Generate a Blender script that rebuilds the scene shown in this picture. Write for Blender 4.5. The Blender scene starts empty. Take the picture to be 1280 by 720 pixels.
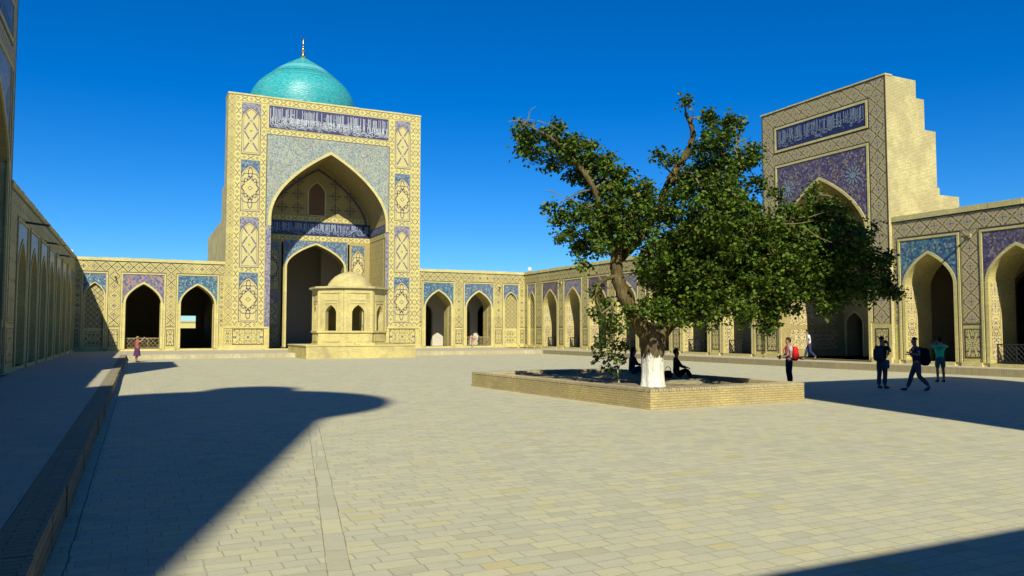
import bpy, bmesh, math, random
import numpy as np
from mathutils import Vector, Matrix
random.seed(7); rng = np.random.default_rng(11)
SC = bpy.context.scene; COL = SC.collection
# ------------------------------------------------------------------ camera
F_PX = 968.0
PITCH = math.atan2(53, F_PX); AZ = math.radians(25.77)
EYE = Vector((0, 0, 2.05))
cam = bpy.data.objects.new('camera', bpy.data.cameras.new('camera')); COL.objects.link(cam)
cam.location = EYE; cam.rotation_euler = (math.pi/2 + PITCH, 0, -AZ)
cam.data.sensor_width = 36; cam.data.lens = F_PX/1280*36; cam.data.clip_end = 6000; cam.data.clip_start = .05
SC.camera = cam
# ------------------------------------------------------------------ light
SUN = Vector((.425, 1.22, -1)).normalized()
EL = math.asin(-SUN.z); SAZ = math.atan2(-SUN.x, -SUN.y)
w = bpy.data.worlds.new("World"); SC.world = w; w.use_nodes = True
nt = w.node_tree; bg = nt.nodes['Background']
sky = nt.nodes.new('ShaderNodeTexSky'); sky.sky_type = 'NISHITA'; sky.sun_disc = False
sky.sun_elevation = EL; sky.sun_rotation = SAZ
sky.altitude = 600; sky.air_density = 1.0; sky.dust_density = 0.0; sky.ozone_density = 4.0
hs = nt.nodes.new('ShaderNodeHueSaturation'); hs.inputs['Saturation'].default_value = 1.45; hs.inputs['Value'].default_value = 1.0
hs.inputs['Hue'].default_value = .497
nt.links.new(sky.outputs[0], hs.inputs['Color'])
mlt = nt.nodes.new('ShaderNodeMix'); mlt.data_type = 'RGBA'; mlt.blend_type = 'MULTIPLY'; mlt.inputs[0].default_value = 1
mlt.inputs[7].default_value = (.54, .89, 1.22, 1); nt.links.new(hs.outputs[0], mlt.inputs[6]); nt.links.new(mlt.outputs[2], bg.inputs[0]); bg.inputs[1].default_value = .080
sd = bpy.data.lights.new('sun', 'SUN'); sd.energy = 5.0; sd.angle = math.radians(.5); sd.color = (1, .965, .77)
so = bpy.data.objects.new('sun', sd); COL.objects.link(so); so.rotation_euler = SUN.to_track_quat('-Z', 'Y').to_euler()
SC.view_settings.view_transform = 'Standard'; SC.view_settings.look = 'None'
SC.view_settings.exposure = 0.3; SC.view_settings.gamma = 1
SC.render.engine = 'CYCLES'
SC.cycles.max_bounces = 5; SC.cycles.diffuse_bounces = 2
# ------------------------------------------------------------------ node helpers
class S:
    """a socket with arithmetic"""
    def __init__(s, nt, k): s.nt, s.k = nt, k
    def _m(s, op, *a, clamp=False):
        n = s.nt.nodes.new('ShaderNodeMath'); n.operation = op; n.use_clamp = clamp
        for i, x in enumerate((s,)+a):
            if isinstance(x, S): s.nt.links.new(x.k, n.inputs[i])
            else: n.inputs[i].default_value = x
        return S(s.nt, n.outputs[0])
    def __add__(s, o): return s._m('ADD', o)
    def __sub__(s, o): return s._m('SUBTRACT', o)
    def __mul__(s, o): return s._m('MULTIPLY', o)
    def __truediv__(s, o): return s._m('DIVIDE', o)
    def abs(s): return s._m('ABSOLUTE')
    def lt(s, o): return s._m('LESS_THAN', o)
    def gt(s, o): return s._m('GREATER_THAN', o)
    def floor(s): return s._m('FLOOR')
    def round(s): return s._m('ROUND')
    def sin(s): return s._m('SINE')
    def min(s, o): return s._m('MINIMUM', o)
    def max(s, o): return s._m('MAXIMUM', o)
    def inv(s): return (s*-1)+1
def new_mat(name, rough=.85, spec=.3):
    m = bpy.data.materials.new(name); m.use_nodes = True; nt = m.node_tree
    b = nt.nodes['Principled BSDF']; b.inputs['Roughness'].default_value = rough
    b.inputs['Specular IOR Level'].default_value = spec
    return m, nt, b
def link(nt, a, b): nt.links.new(a.k if isinstance(a, S) else a, b)
def uvs(nt, snap=None):
    n = nt.nodes.new('ShaderNodeUVMap'); n.uv_map = 'UVMap'
    x = nt.nodes.new('ShaderNodeSeparateXYZ'); nt.links.new(n.outputs[0], x.inputs[0])
    u, v = S(nt, x.outputs[0]), S(nt, x.outputs[1])
    if snap: u = (u/snap).round()*snap; v = (v/snap).round()*snap
    return u, v, n.outputs[0]
def comb(nt, u, v, z=0.0):
    n = nt.nodes.new('ShaderNodeCombineXYZ')
    for i, x in enumerate((u, v, z)):
        if isinstance(x, S): nt.links.new(x.k, n.inputs[i])
        else: n.inputs[i].default_value = x
    return n.outputs[0]
def pos(nt):
    g = nt.nodes.new('ShaderNodeNewGeometry'); return g.outputs['Position']
def noise(nt, vec, scale, detail=3, rough=.6):
    n = nt.nodes.new('ShaderNodeTexNoise'); n.inputs['Scale'].default_value = scale
    n.inputs['Detail'].default_value = detail; n.inputs['Roughness'].default_value = rough
    nt.links.new(vec, n.inputs['Vector']); return S(nt, n.outputs[0])
def rgb(nt, c):
    n = nt.nodes.new('ShaderNodeRGB'); n.outputs[0].default_value = (*c, 1); return n.outputs[0]
def mix(nt, f, a, b, mode='MIX'):
    n = nt.nodes.new('ShaderNodeMix'); n.data_type = 'RGBA'; n.blend_type = mode
    if isinstance(f, S): nt.links.new(f.k, n.inputs[0])
    else: n.inputs[0].default_value = f
    for s, x in ((n.inputs[6], a), (n.inputs[7], b)):
        if isinstance(x, tuple): s.default_value = (*x, 1)
        else: nt.links.new(x, s)
    return n.outputs[2]
def ramp(nt, f, stops, interp='LINEAR'):
    n = nt.nodes.new('ShaderNodeValToRGB'); n.color_ramp.interpolation = interp
    e = n.color_ramp.elements
    while len(e) > 1: e.remove(e[-1])
    e[0].position = stops[0][0]; e[0].color = (*stops[0][1], 1)
    for p, c in stops[1:]:
        x = e.new(p); x.color = (*c, 1)
    link(nt, f, n.inputs[0]); return n.outputs[0]
def bump(nt, b, h, strength=.3, dist=.02):
    n = nt.nodes.new('ShaderNodeBump'); n.inputs['Strength'].default_value = strength; n.inputs['Distance'].default_value = dist
    link(nt, h, n.inputs['Height']); nt.links.new(n.outputs[0], b.inputs['Normal'])
def weather(nt, col, amt=.25, scale=.7):
    """irregular stains that belong to the surface"""
    n1 = noise(nt, pos(nt), scale, 5, .65)
    f = (n1-.42)*3.0
    return mix(nt, f._m('MINIMUM', amt, clamp=True), col, (.30, .24, .13))
# ------------------------------------------------------------------ materials
YEL = (.64, .545, .19); YEL2 = (.55, .42, .15); DARK = (.035, .03, .07)
def m_brick(name, base=YEL, bw=.26, bh=.075, mortar=.35, wear=.3, rough=.9, bmp=.35):
    m, nt, b = new_mat(name, rough)
    u, v, uv = uvs(nt)
    t = nt.nodes.new('ShaderNodeTexBrick'); nt.links.new(uv, t.inputs['Vector'])
    t.inputs['Scale'].default_value = 1; t.inputs['Brick Width'].default_value = bw; t.inputs['Row Height'].default_value = bh
    t.inputs['Mortar Size'].default_value = .008; t.inputs['Mortar Smooth'].default_value = .3
    t.inputs['Color1'].default_value = (*[x*1.08 for x in base], 1); t.inputs['Color2'].default_value = (*[x*.82 for x in base], 1)
    t.inputs['Mortar'].default_value = (*[x*(1-mortar) for x in base], 1)
    n = noise(nt, pos(nt), 9, 4)
    c = mix(nt, .35, t.outputs[0], ramp(nt, n, [(.3, tuple(x*.6 for x in base)), (.7, tuple(min(1, x*1.25) for x in base))]))
    c = weather(nt, c, wear)
    nt.links.new(c, b.inputs['Base Color'])
    bump(nt, b, S(nt, t.outputs[1])*-1+noise(nt, pos(nt), 30, 2)*.5, bmp, .02)
    return m
def m_lattice(name, p=.82, snap=.055, base=YEL, line=(.06, .045, .05), c1=(.04, .05, .16), c2=(.05, .17, .2), mid=(.17, .12, .08), lw=.055, wear=.2):
    """brick lattice of nested diamonds picked out in glazed headers"""
    m, nt, b = new_mat(name, .7)
    u, v, _ = uvs(nt, snap)
    fu = (u/p)-(u/p).round(); fv = (v/p)-(v/p).round()
    d = fu.abs()+fv.abs(); e = (d-.5).abs()
    n = noise(nt, pos(nt), 22, 2)
    c = mix(nt, n*.6, base, tuple(x*.72 for x in base))
    l2 = (e-.24).abs().lt(.036)
    c = mix(nt, l2*.9, c, mid)
    c = mix(nt, e.lt(lw), c, line)
    ctr = e.gt(.41)
    c = mix(nt, ctr*d.lt(.5), c, c1); c = mix(nt, ctr*d.gt(.5), c, c2)
    st = fu.abs().min(fv.abs()).lt(.04)*e.gt(.30)
    c = mix(nt, st*.8, c, c1)
    c = mix(nt, (noise(nt, pos(nt), 2.3, 4, .7)-.64)._m('MULTIPLY', 30, clamp=True)*.75, c, tuple(x*.8 for x in base))
    c = mix(nt, (noise(nt, pos(nt), .23, 3, .6)-.45)._m('MULTIPLY', 2.0, clamp=True)*.4, c, tuple(x*.7 for x in base))
    c = weather(nt, c, wear)
    nt.links.new(c, b.inputs['Base Color']); bump(nt, b, n+e.lt(lw)*-.6+noise(nt, pos(nt), 4, 2)*.8, .5, .02)
    return m
def m_mosaic(name, cols, scale=9, rough=.35, big=None):
    """cut tile mosaic; cols = ramp of glaze colours"""
    m, nt, b = new_mat(name, rough, .5)
    u, v, uv = uvs(nt)
    vo = nt.nodes.new('ShaderNodeTexVoronoi'); vo.inputs['Scale'].default_value = scale; nt.links.new(uv, vo.inputs['Vector'])
    sp = nt.nodes.new('ShaderNodeSeparateColor'); nt.links.new(vo.outputs['Color'], sp.inputs[0])
    k = len(cols)
    c = ramp(nt, S(nt, sp.outputs[0]), [(i/k, x) for i, x in enumerate(cols)], 'CONSTANT')
    # scrolling stems
    n = noise(nt, uv, scale*.22, 1, .5)
    c = mix(nt, ((n*7)-(n*7).round()).abs().lt(.07)*.8, c, cols[-1])
    if big:
        vb = nt.nodes.new('ShaderNodeTexVoronoi'); vb.inputs['Scale'].default_value = 1.15; nt.links.new(uv, vb.inputs['Vector'])
        dd = S(nt, vb.outputs['Distance']); c = mix(nt, ((dd*5)-(dd*5).round()).abs().lt(.12)*dd.lt(.55)*.7, c, big)
    c = mix(nt, (noise(nt, pos(nt), 3.1, 4, .7)-.655)._m('MULTIPLY', 30, clamp=True)*.85, c, (.36, .29, .15))
    c = mix(nt, (noise(nt, pos(nt), .9, 4)-.35)._m('MULTIPLY', .8, clamp=True), c, (.16, .14, .14))
    nt.links.new(c, b.inputs['Base Color'])
    return m
def m_chain(name, axis=0, p=1.12, width=.5, base=YEL, line=(.08, .06, .10)):
    """narrow band of X links and small rosettes; axis = direction the chain runs"""
    m, nt, b = new_mat(name, .75)
    u, v, _ = uvs(nt, .035)
    t, c_ = (u, v) if axis == 0 else (v, u)
    ft = (t/p)-(t/p).round(); fc = c_/width
    n = noise(nt, pos(nt), 18, 2)
    c = mix(nt, n*.5, base, tuple(x*.75 for x in base))
    x = ((ft.abs()*2.4)-(fc.abs()*1.2+.1)).abs().lt(.11)*ft.abs().lt(.3)*fc.abs().lt(.36)
    c = mix(nt, x*.95, c, line)
    g = (ft.abs()-.5).abs()
    r = ((g*2.4)+(fc.abs()*1.1)-.22).abs().lt(.10)
    c = mix(nt, r*.75, c, (.13, .12, .12))
    c = mix(nt, fc.abs().gt(.44), c, (.12, .09, .08))
    c = weather(nt, c, .15)
    nt.links.new(c, b.inputs['Base Color']); return m
def m_maze(name, pw=.7, ph=1.5, base=YEL, line=(.06, .05, .07), k=3.0, l=3.0, wear=.2, thr=.10):
    """dense symmetric strapwork"""
    m, nt, b = new_mat(name, .7)
    u, v, _ = uvs(nt, .045)
    a = (u*(2*math.pi*k/pw)); c_ = (v*(2*math.pi*l/ph))
    s1 = (a+math.pi/2).sin()*(c_+math.pi/2).sin(); s2 = ((a*.5)+math.pi/2).sin()+((c_*.5)+math.pi/2).sin()
    f = (s1+s2*.55)
    n = noise(nt, pos(nt), 20, 2)
    c = mix(nt, n*.5, base, tuple(x*.75 for x in base))
    c = mix(nt, ((f*2.0)-(f*2.0).round()).abs().lt(thr*1.6), c, line)
    c = mix(nt, f.gt(1.45), c, (.05, .12, .22))
    c = weather(nt, c, wear)
    nt.links.new(c, b.inputs['Base Color']); return m
def m_plain(name, c, rough=.8, spec=.3, var=.15, metal=0, scale=6):
    m, nt, b = new_mat(name, rough, spec)
    n = noise(nt, pos(nt), scale, 4)
    nt.links.new(ramp(nt, n, [(.25, tuple(x*(1-var) for x in c)), (.75, tuple(min(1, x*(1+var)) for x in c))]), b.inputs['Base Color'])
    b.inputs['Metallic'].default_value = metal
    if rough > .5: bump(nt, b, n, .15, .01)
    return m
def m_pave(name, bw=.31, bh=.20, base=(.49, .455, .31), rot=0, mort=.38, var=1.0, yel=1.0):
    m, nt, b = new_mat(name, .82, .25)
    u, v, uv = uvs(nt)
    if rot:
        mp = nt.nodes.new('ShaderNodeMapping'); mp.inputs['Rotation'].default_value = (0, 0, rot); nt.links.new(uv, mp.inputs[0]); uv = mp.outputs[0]
    # wobble so joints are not ruled lines
    nz = nt.nodes.new('ShaderNodeTexNoise'); nz.inputs['Scale'].default_value = 1.7; nz.inputs['Detail'].default_value = 3; nt.links.new(uv, nz.inputs['Vector'])
    vm = nt.nodes.new('ShaderNodeVectorMath'); vm.operation = 'MULTIPLY_ADD'; nt.links.new(nz.outputs['Color'], vm.inputs[0])
    vm.inputs[1].default_value = (.09, .055, 0); nt.links.new(uv, vm.inputs[2]); wv = vm.outputs[0]
    def br(sc, c1, c2, mo, ms, off=.5, sq=1.0):
        t = nt.nodes.new('ShaderNodeTexBrick'); nt.links.new(wv, t.inputs['Vector'])
        t.inputs['Scale'].default_value = 1; t.inputs['Brick Width'].default_value = bw; t.inputs['Row Height'].default_value = bh
        t.inputs['Mortar Size'].default_value = ms; t.inputs['Mortar Smooth'].default_value = .4; t.offset = off; t.squash = sq; t.squash_frequency = 3
        t.inputs['Color1'].default_value = (*c1, 1); t.inputs['Color2'].default_value = (*c2, 1); t.inputs['Mortar'].default_value = (*mo, 1); return t
    t = br(1, (0, 0, 0), (1, 1, 1), (.5, .5, .5), .006, .43, 1.25)
    rnd = S(nt, nt.nodes.new('ShaderNodeSeparateColor').outputs[0]); sc = rnd.nt.nodes[-1]; nt.links.new(t.outputs[0], sc.inputs[0])
    B = base
    c = ramp(nt, rnd, [(0, tuple(x*(1-.13*var) for x in B)), (.25, (B[0]*.95, B[1]*.96, B[2]*1.03)), (.5, B), (.8, (B[0]*1.05, B[1]*1.04, B[2]*.96)), (.93, (B[0]*1.1, B[1]*1.08, B[2]*1.0)), (1, (B[0]*1.02, B[1]*.95, B[2]*(1-.3*yel)))])
    n1 = noise(nt, uv, .35, 4); n2 = noise(nt, uv, 3.2, 5, .7); n3 = noise(nt, uv, 34, 3, .7); n4 = noise(nt, uv, 1.1, 5, .75)
    c = mix(nt, (n1-.4)._m('MULTIPLY', 1.6, clamp=True)*.35, c, (B[0]*.82, B[1]*.84, B[2]*.86))
    c = mix(nt, (n2-.5)._m('MULTIPLY', 3.0, clamp=True)*.30, c, (B[0]*1.12, B[1]*1.1, B[2]*1.06))
    c = mix(nt, (n3-.5)._m('MULTIPLY', 4.0, clamp=True)*.25, c, (B[0]*.66, B[1]*.66, B[2]*.68))
    c = mix(nt, (n4-.6)._m('MULTIPLY', 6.0, clamp=True)*.45*yel, c, (.42, .33, .12))
    n5 = noise(nt, uv, .8, 6, .8); n6 = noise(nt, uv, 2.3, 3, .5)
    jm = S(nt, t.outputs[1])*((n6-.3)._m('MULTIPLY', 2.4, clamp=True)*mort+.12)
    c = mix(nt, jm, c, (.13, .11, .06))
    c = mix(nt, (n5-.62)._m('MULTIPLY', 9.0, clamp=True)*.5, c, (B[0]*.55, B[1]*.54, B[2]*.5))
    c = mix(nt, (noise(nt, uv, 60, 2)-.70)._m('MULTIPLY', 12.0, clamp=True)*.5, c, (.10, .09, .06))
    nt.links.new(c, b.inputs['Base Color'])
    bump(nt, b, (S(nt, t.outputs[1])*-1.2)+n2*.9+n3*.5+rnd*.4+n5*.8, .75, .014)
    return m
M = {}
M['brick'] = m_brick('yellow brick')
M['brick_trim'] = m_brick('pale brick trim', (.67, .57, .23), wear=.2)
M['brick_plain'] = m_brick('rough side brick', (.64, .55, .26), .28, .08, .35, .4, bmp=.8)
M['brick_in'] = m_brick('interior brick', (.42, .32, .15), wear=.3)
M['brick_shaded'] = m_brick('brick with vault shade', (.43, .34, .13), wear=.4)  # darker copy of the wall brick; recess shade is put into its colour
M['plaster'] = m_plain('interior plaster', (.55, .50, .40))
M['lat'] = m_lattice('gallery lattice brickwork')
M['lat_right'] = m_lattice('blue starred lattice brickwork', .86, .043, (.52, .43, .22), (.10, .045, .04), (.05, .08, .24), (.04, .18, .22), (.20, .15, .10), .05)
M['lat_portal'] = m_lattice('edge lattice brickwork', .62, .035, YEL, (.16, .11, .06), (.25, .17, .08), (.18, .14, .1), (.34, .25, .11), .05)
M['lat_in'] = m_lattice('infill lattice', .46, .03, YEL, (.05, .04, .05), (.05, .04, .08), (.05, .1, .12), (.2, .14, .08), .09)
M['chain_h'] = m_chain('chain band', 0); M['chain_v'] = m_chain('upright chain band', 1)
M['maze'] = m_maze('dado strapwork'); M['maze2'] = m_maze('wide dado strapwork', 1.05, 1.3, YEL, (.10, .09, .07), 2, 2)
M['reveal'] = m_maze('reveal strapwork', .8, 1.6, (.66, .54, .26), (.10, .07, .05), 3, 4, thr=.08)
M['mos_teal'] = m_mosaic('turquoise mosaic', [(.03, .06, .18), (.04, .16, .24), (.06, .24, .28), (.05, .09, .22), (.3, .32, .26), (.03, .05, .14), (.07, .2, .2)], 10)
M['mos_blue'] = m_mosaic('blue mosaic', [(.05, .08, .2), (.08, .14, .26), (.16, .23, .32), (.04, .06, .15), (.36, .37, .33), (.07, .13, .2), (.1, .2, .22)], 10)
M['mos_pink'] = m_mosaic('rosy mosaic', [(.32, .2, .14), (.1, .13, .25), (.4, .22, .16), (.2, .16, .2), (.06, .1, .22)], 7)
M['mos_violet'] = m_mosaic('violet mosaic', [(.05, .04, .12), (.10, .08, .18), (.15, .12, .18), (.04, .03, .09), (.28, .24, .18), (.12, .06, .07)], 10)
M['mos_grey'] = m_mosaic('grey green mosaic', [(.24, .25, .20), (.15, .19, .22), (.36, .34, .2), (.14, .16, .18), (.40, .38, .24), (.24, .31, .29), (.36, .41, .38)], 12, big=(.40, .37, .2))
M['mos_lilac'] = m_mosaic('lilac mosaic', [(.12, .12, .22), (.2, .19, .28), (.28, .26, .32), (.09, .07, .15), (.34, .31, .26)], 11)
M['ink'] = m_plain('dark blue tile ground', (.02, .024, .085), .4, .5, .5, scale=14)
M['ink2'] = m_plain('worn lilac tile ground', (.05, .045, .11), .4, .5, .6, scale=14)
M['white_tile'] = m_plain('white tile letters', (.55, .57, .58), .4, .5, .25, scale=9)
M['pale_tile'] = m_plain('pale blue tile letters', (.34, .40, .52), .4, .5, .3, scale=9)
M['line'] = m_plain('dark tile line', (.13, .095, .13), .5, .4, .4, scale=12)
M['line2'] = m_plain('slate tile bars', (.16, .13, .17), .5, .4, .3, scale=12)
M['line_dk'] = m_plain('near black tile line', (.05, .035, .04), .5, .4, .4, scale=12)
M['iron'] = m_plain('dark iron', (.03, .028, .03), .6)
M['wood_dark'] = m_plain('old dark wood', (.06, .045, .035), .8)
M['screen'] = m_plain('brown window screen', (.16, .09, .05), .8)
M['lattice_wood'] = m_plain('weathered timber lattice', (.30, .24, .12), .8)
M['black'] = m_plain('dark cloth', (.02, .02, .028), .9)
M['gold'] = m_plain('gilded metal', (.6, .42, .12), .3, .5, .1, 1.0)
M['white'] = m_plain('white paint', (.8, .8, .78), .5)
M['kerb'] = m_brick('kerb brick', (.32, .27, .15), .11, .4, .5, .4)
M['edge_brick'] = m_brick('laid edge brick', (.30, .26, .165), .36, .105, .75, .5, bmp=1)
M['pave'] = m_pave('courtyard paving')
M['pave_walk'] = m_pave('walkway paving', .5, .3, (.45, .40, .29), 0, .45, .6, .6)
M['planter'] = m_brick('planter brick', (.52, .41, .18), .26, .065, .45, .45, bmp=1.0)
M['pav_brick'] = m_brick('pavilion brick', (.63, .53, .21), .26, .07, .35, .7, bmp=.4)
M['soil'] = m_plain('planter earth', (.22, .17, .10), .95, .1, .4, scale=3)
# dome glaze
def m_dome():
    m, nt, b = new_mat('turquoise glazed brick', .33, .5)
    p = pos(nt); sx = nt.nodes.new('ShaderNodeSeparateXYZ'); nt.links.new(p, sx.inputs[0]); z = S(nt, sx.outputs[2])
    at = S(nt, sx.outputs[0])-15.8; ay = S(nt, sx.outputs[1])-86.0
    ang = at._m('ARCTAN2', ay)
    n = noise(nt, comb(nt, ang*9, z*5.5, 0.0), 1.6, 3, .7)
    c = ramp(nt, n, [(.3, (.012, .17, .19)), (.44, (.03, .32, .34)), (.60, (.06, .44, .45)), (.76, (.24, .58, .57))])
    wz = (z*6.0)-(z*6.0).round(); c = mix(nt, wz.abs().lt(.12)*.35, c, (.02, .18, .17))
    for zc, hw in ((29.75, .10), (29.45, .05), (29.1, .04), (30.9, .03)): c = mix(nt, (z-zc).abs().lt(hw)*.6, c, (.01, .13, .13))
    c = mix(nt, (z-30.55).abs().lt(.28)*.45, c, (.26, .55, .52)); c = mix(nt, z.gt(30.9)*.35, c, (.04, .36, .34)); c = mix(nt, (noise(nt, comb(nt, ang*3, z*1.2, 0.0), 1.1, 4, .7)-.5)._m('MULTIPLY', 3.0, clamp=True)*.35, c, (.3, .5, .48))
    nt.links.new(c, b.inputs['Base Color']); bump(nt, b, n+(wz.abs().lt(.1))*-.5, .8, .05); return m
M['dome'] = m_dome()
def m_bark():
    m, nt, b = new_mat('bark', .95, .1)
    mp = nt.nodes.new('ShaderNodeMapping'); mp.inputs['Scale'].default_value = (9, 9, 1.5); nt.links.new(pos(nt), mp.inputs[0])
    n = noise(nt, mp.outputs[0], 1.6, 5, .7)
    nt.links.new(ramp(nt, n, [(.3, (.035, .026, .012)), (.55, (.14, .105, .045)), (.78, (.27, .22, .10))]), b.inputs['Base Color']); bump(nt, b, n, 1, .06); return m
def m_white_bark():
    m, nt, b = new_mat('whitewashed bark', .85, .2)
    mp = nt.nodes.new('ShaderNodeMapping'); mp.inputs['Scale'].default_value = (9, 9, 1.2); nt.links.new(pos(nt), mp.inputs[0])
    n = noise(nt, mp.outputs[0], 1.6, 5, .7); sx = nt.nodes.new('ShaderNodeSeparateXYZ'); nt.links.new(pos(nt), sx.inputs[0])
    z = S(nt, sx.outputs[2]); n2 = noise(nt, pos(nt), 4, 3)
    wash = ((z*-1)+1.62-(n2*.6)+(n*.25)-.15)._m('MULTIPLY', 14, clamp=True)
    c = mix(nt, wash, ramp(nt, n, [(.3, (.05, .035, .018)), (.7, (.24, .18, .10))]), ramp(nt, n, [(.28, (.45, .40, .28)), (.45, (.80, .78, .68))]))
    nt.links.new(c, b.inputs['Base Color']); bump(nt, b, n, 1, .05); return m
def m_leaf(name, a, b_, trans=.17):
    m, nt, b = new_mat(name, .6, .22)
    g = nt.nodes.new('ShaderNodeNewGeometry'); r = S(nt, g.outputs['Random Per Island'])
    c = ramp(nt, r, [(0, a), (.6, b_), (.93, tuple(x*1.5 for x in b_)), (1, (.2, .15, .03))])
    nt.links.new(c, b.inputs['Base Color'])
    tr = nt.nodes.new('ShaderNodeBsdfTranslucent'); nt.links.new(mix(nt, .5, c, (.16, .24, .02)), tr.inputs[0])
    mx = nt.nodes.new('ShaderNodeMixShader'); mx.inputs[0].default_value = trans
    nt.links.new(b.outputs[0], mx.inputs[1]); nt.links.new(tr.outputs[0], mx.inputs[2])
    nt.links.new(mx.outputs[0], nt.nodes['Material Output'].inputs[0]); return m
M['bark'] = m_bark(); M['wbark'] = m_white_bark()
M['leaf'] = m_leaf('mulberry leaves', (.018, .045, .004), (.080, .130, .010))
M['leaf_young'] = m_leaf('young leaves', (.04, .09, .015), (.10, .16, .03))
# ------------------------------------------------------------------ mesh builder
class MB:
    def __init__(s): s.v = []; s.f = []; s.uv = []; s.off = (0, 0)
    def face(s, pts, uv=None):
        i = len(s.v); s.v += [tuple(p) for p in pts]; s.f.append(tuple(range(i, i+len(pts))))
        if uv is None:
            a = Vector(pts[1])-Vector(pts[0]); n = Vector((0, 0, 0))
            for k in range(1, len(pts)-1): n += (Vector(pts[k])-Vector(pts[0])).cross(Vector(pts[k+1])-Vector(pts[0]))
            n = [abs(x) for x in n]
            if n[2] >= n[0] and n[2] >= n[1]: uv = [(p[0], p[1]) for p in pts]
            elif n[1] >= n[0]: uv = [(p[0], p[2]) for p in pts]
            else: uv = [(p[1], p[2]) for p in pts]
            uv = [(a-s.off[0], b-s.off[1]) for a, b in uv]
        s.uv += uv
    def box(s, x0, x1, y0, y1, z0, z1, skip=''):
        P = lambda a, b, c: (a, b, c)
        if 'b' not in skip: s.face([P(x0, y0, z0), P(x0, y1, z0), P(x1, y1, z0), P(x1, y0, z0)])
        if 't' not in skip: s.face([P(x0, y0, z1), P(x1, y0, z1), P(x1, y1, z1), P(x0, y1, z1)])
        s.face([P(x0, y0, z0), P(x1, y0, z0), P(x1, y0, z1), P(x0, y0, z1)])
        s.face([P(x1, y1, z0), P(x0, y1, z0), P(x0, y1, z1), P(x1, y1, z1)])
        s.face([P(x0, y1, z0), P(x0, y0, z0), P(x0, y0, z1), P(x0, y1, z1)])
        s.face([P(x1, y0, z0), P(x1, y1, z0), P(x1, y1, z1), P(x1, y0, z1)])
    def tube(s, pts, rs, n=8, cap=True):
        rings = []
        for i, p in enumerate(pts):
            p = Vector(p); a = Vector(pts[max(0, i-1)]); b = Vector(pts[min(len(pts)-1, i+1)])
            d = (b-a).normalized(); up = Vector((0, 0, 1)) if abs(d.z) < .9 else Vector((1, 0, 0))
            x = d.cross(up).normalized(); y = d.cross(x)
            r = rs[i] if hasattr(rs, '__len__') else rs
            rings.append([p+x*math.cos(t*2*math.pi/n)*r+y*math.sin(t*2*math.pi/n)*r for t in range(n)])
        i0 = len(s.v); s.v += [tuple(q) for R in rings for q in R]
        for i in range(len(rings)-1):
            for k in range(n):
                a, b = i0+i*n+k, i0+i*n+(k+1) % n
                s.f.append((a, b, b+n, a+n)); s.uv += [(k/n, i*.3), ((k+1)/n, i*.3), ((k+1)/n, i*.3+.3), (k/n, i*.3+.3)]
        if cap:
            for R, i in ((rings[0], 0), (rings[-1], len(rings)-1)):
                s.f.append(tuple(i0+i*n+k for k in range(n))); s.uv += [(0, 0)]*n
    def lathe(s, c, prof, n=32):
        i0 = len(s.v)
        for r, z in prof:
            for k in range(n):
                t = 2*math.pi*k/n; s.v.append((c[0]+r*math.cos(t), c[1]+r*math.sin(t), c[2]+z))
        for i in range(len(prof)-1):
            for k in range(n):
                a, b = i0+i*n+k, i0+i*n+(k+1) % n
                s.f.append((a, b, b+n, a+n)); R = max(prof[i][0], .1)
                s.uv += [(k/n*6.28*R, prof[i][1]), ((k+1)/n*6.28*R, prof[i][1]), ((k+1)/n*6.28*R, prof[i+1][1]), (k/n*6.28*R, prof[i+1][1])]
    def build(s, name, mat, parent=None, smooth=False, bevel=0):
        me = bpy.data.meshes.new(name); me.from_pydata(s.v, [], s.f); me.update()
        uvl = me.uv_layers.new(name='UVMap')
        uvl.data.foreach_set('uv', np.array(s.uv, dtype=np.float32).ravel())
        if isinstance(mat, str): mat = M[mat]
        me.materials.append(mat)
        if smooth:
            bm = bmesh.new(); bm.from_mesh(me); bmesh.ops.remove_doubles(bm, verts=bm.verts, dist=1e-5)
            for f in bm.faces: f.smooth = True
            bm.to_mesh(me); bm.free()
        o = bpy.data.objects.new(name, me); COL.objects.link(o)
        if parent: o.parent = parent; o.matrix_parent_inverse = Matrix.Identity(4); o.location = -Vector(parent.location)
        if bevel:
            b = o.modifiers.new('b', 'BEVEL'); b.width = bevel; b.segments = 2
        return o
def tag(o, label, cat, group=None, kind=None):
    if label: o['label'] = label
    if cat: o['category'] = cat
    if group: o['group'] = group
    if kind: o['kind'] = kind
    return o
def thing(name, label, cat, loc=(0, 0, 0), group=None):
    o = bpy.data.objects.new(name, None); COL.objects.link(o); o.location = loc; o.empty_display_size = .3
    return tag(o, label, cat, group)
def struct(mb, name, mat): return tag(mb.build(name, mat), None, None, None, 'structure')
# wall frames: u along the wall, v up, w out of the wall into the courtyard
D, XR, XL, YE = 72.0, 36.2, -4.7, -4.77
class FR:
    def __init__(s, kind, base): s.k, s.b = kind, base
    def __call__(s, u, v, w=0):
        if s.k == 'B': return (u, s.b-w, v)
        if s.k == 'R': return (s.b-w, u, v)
        if s.k == 'L': return (s.b+w, u, v)
        return (u, s.b+w, v)
BACK, RIGHT, LEFT, EAST = FR('B', D), FR('R', XR), FR('L', XL), FR('E', YE)
def f_rect(mb, fr, u0, u1, v0, v1, w): mb.face([fr(u0, v0, w), fr(u1, v0, w), fr(u1, v1, w), fr(u0, v1, w)])
def f_box(mb, fr, u0, u1, v0, v1, w0, w1):
    a, b = fr(u0, v0, w0), fr(u1, v1, w1)
    mb.box(min(a[0], b[0]), max(a[0], b[0]), min(a[1], b[1]), max(a[1], b[1]), min(a[2], b[2]), max(a[2], b[2]))
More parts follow.
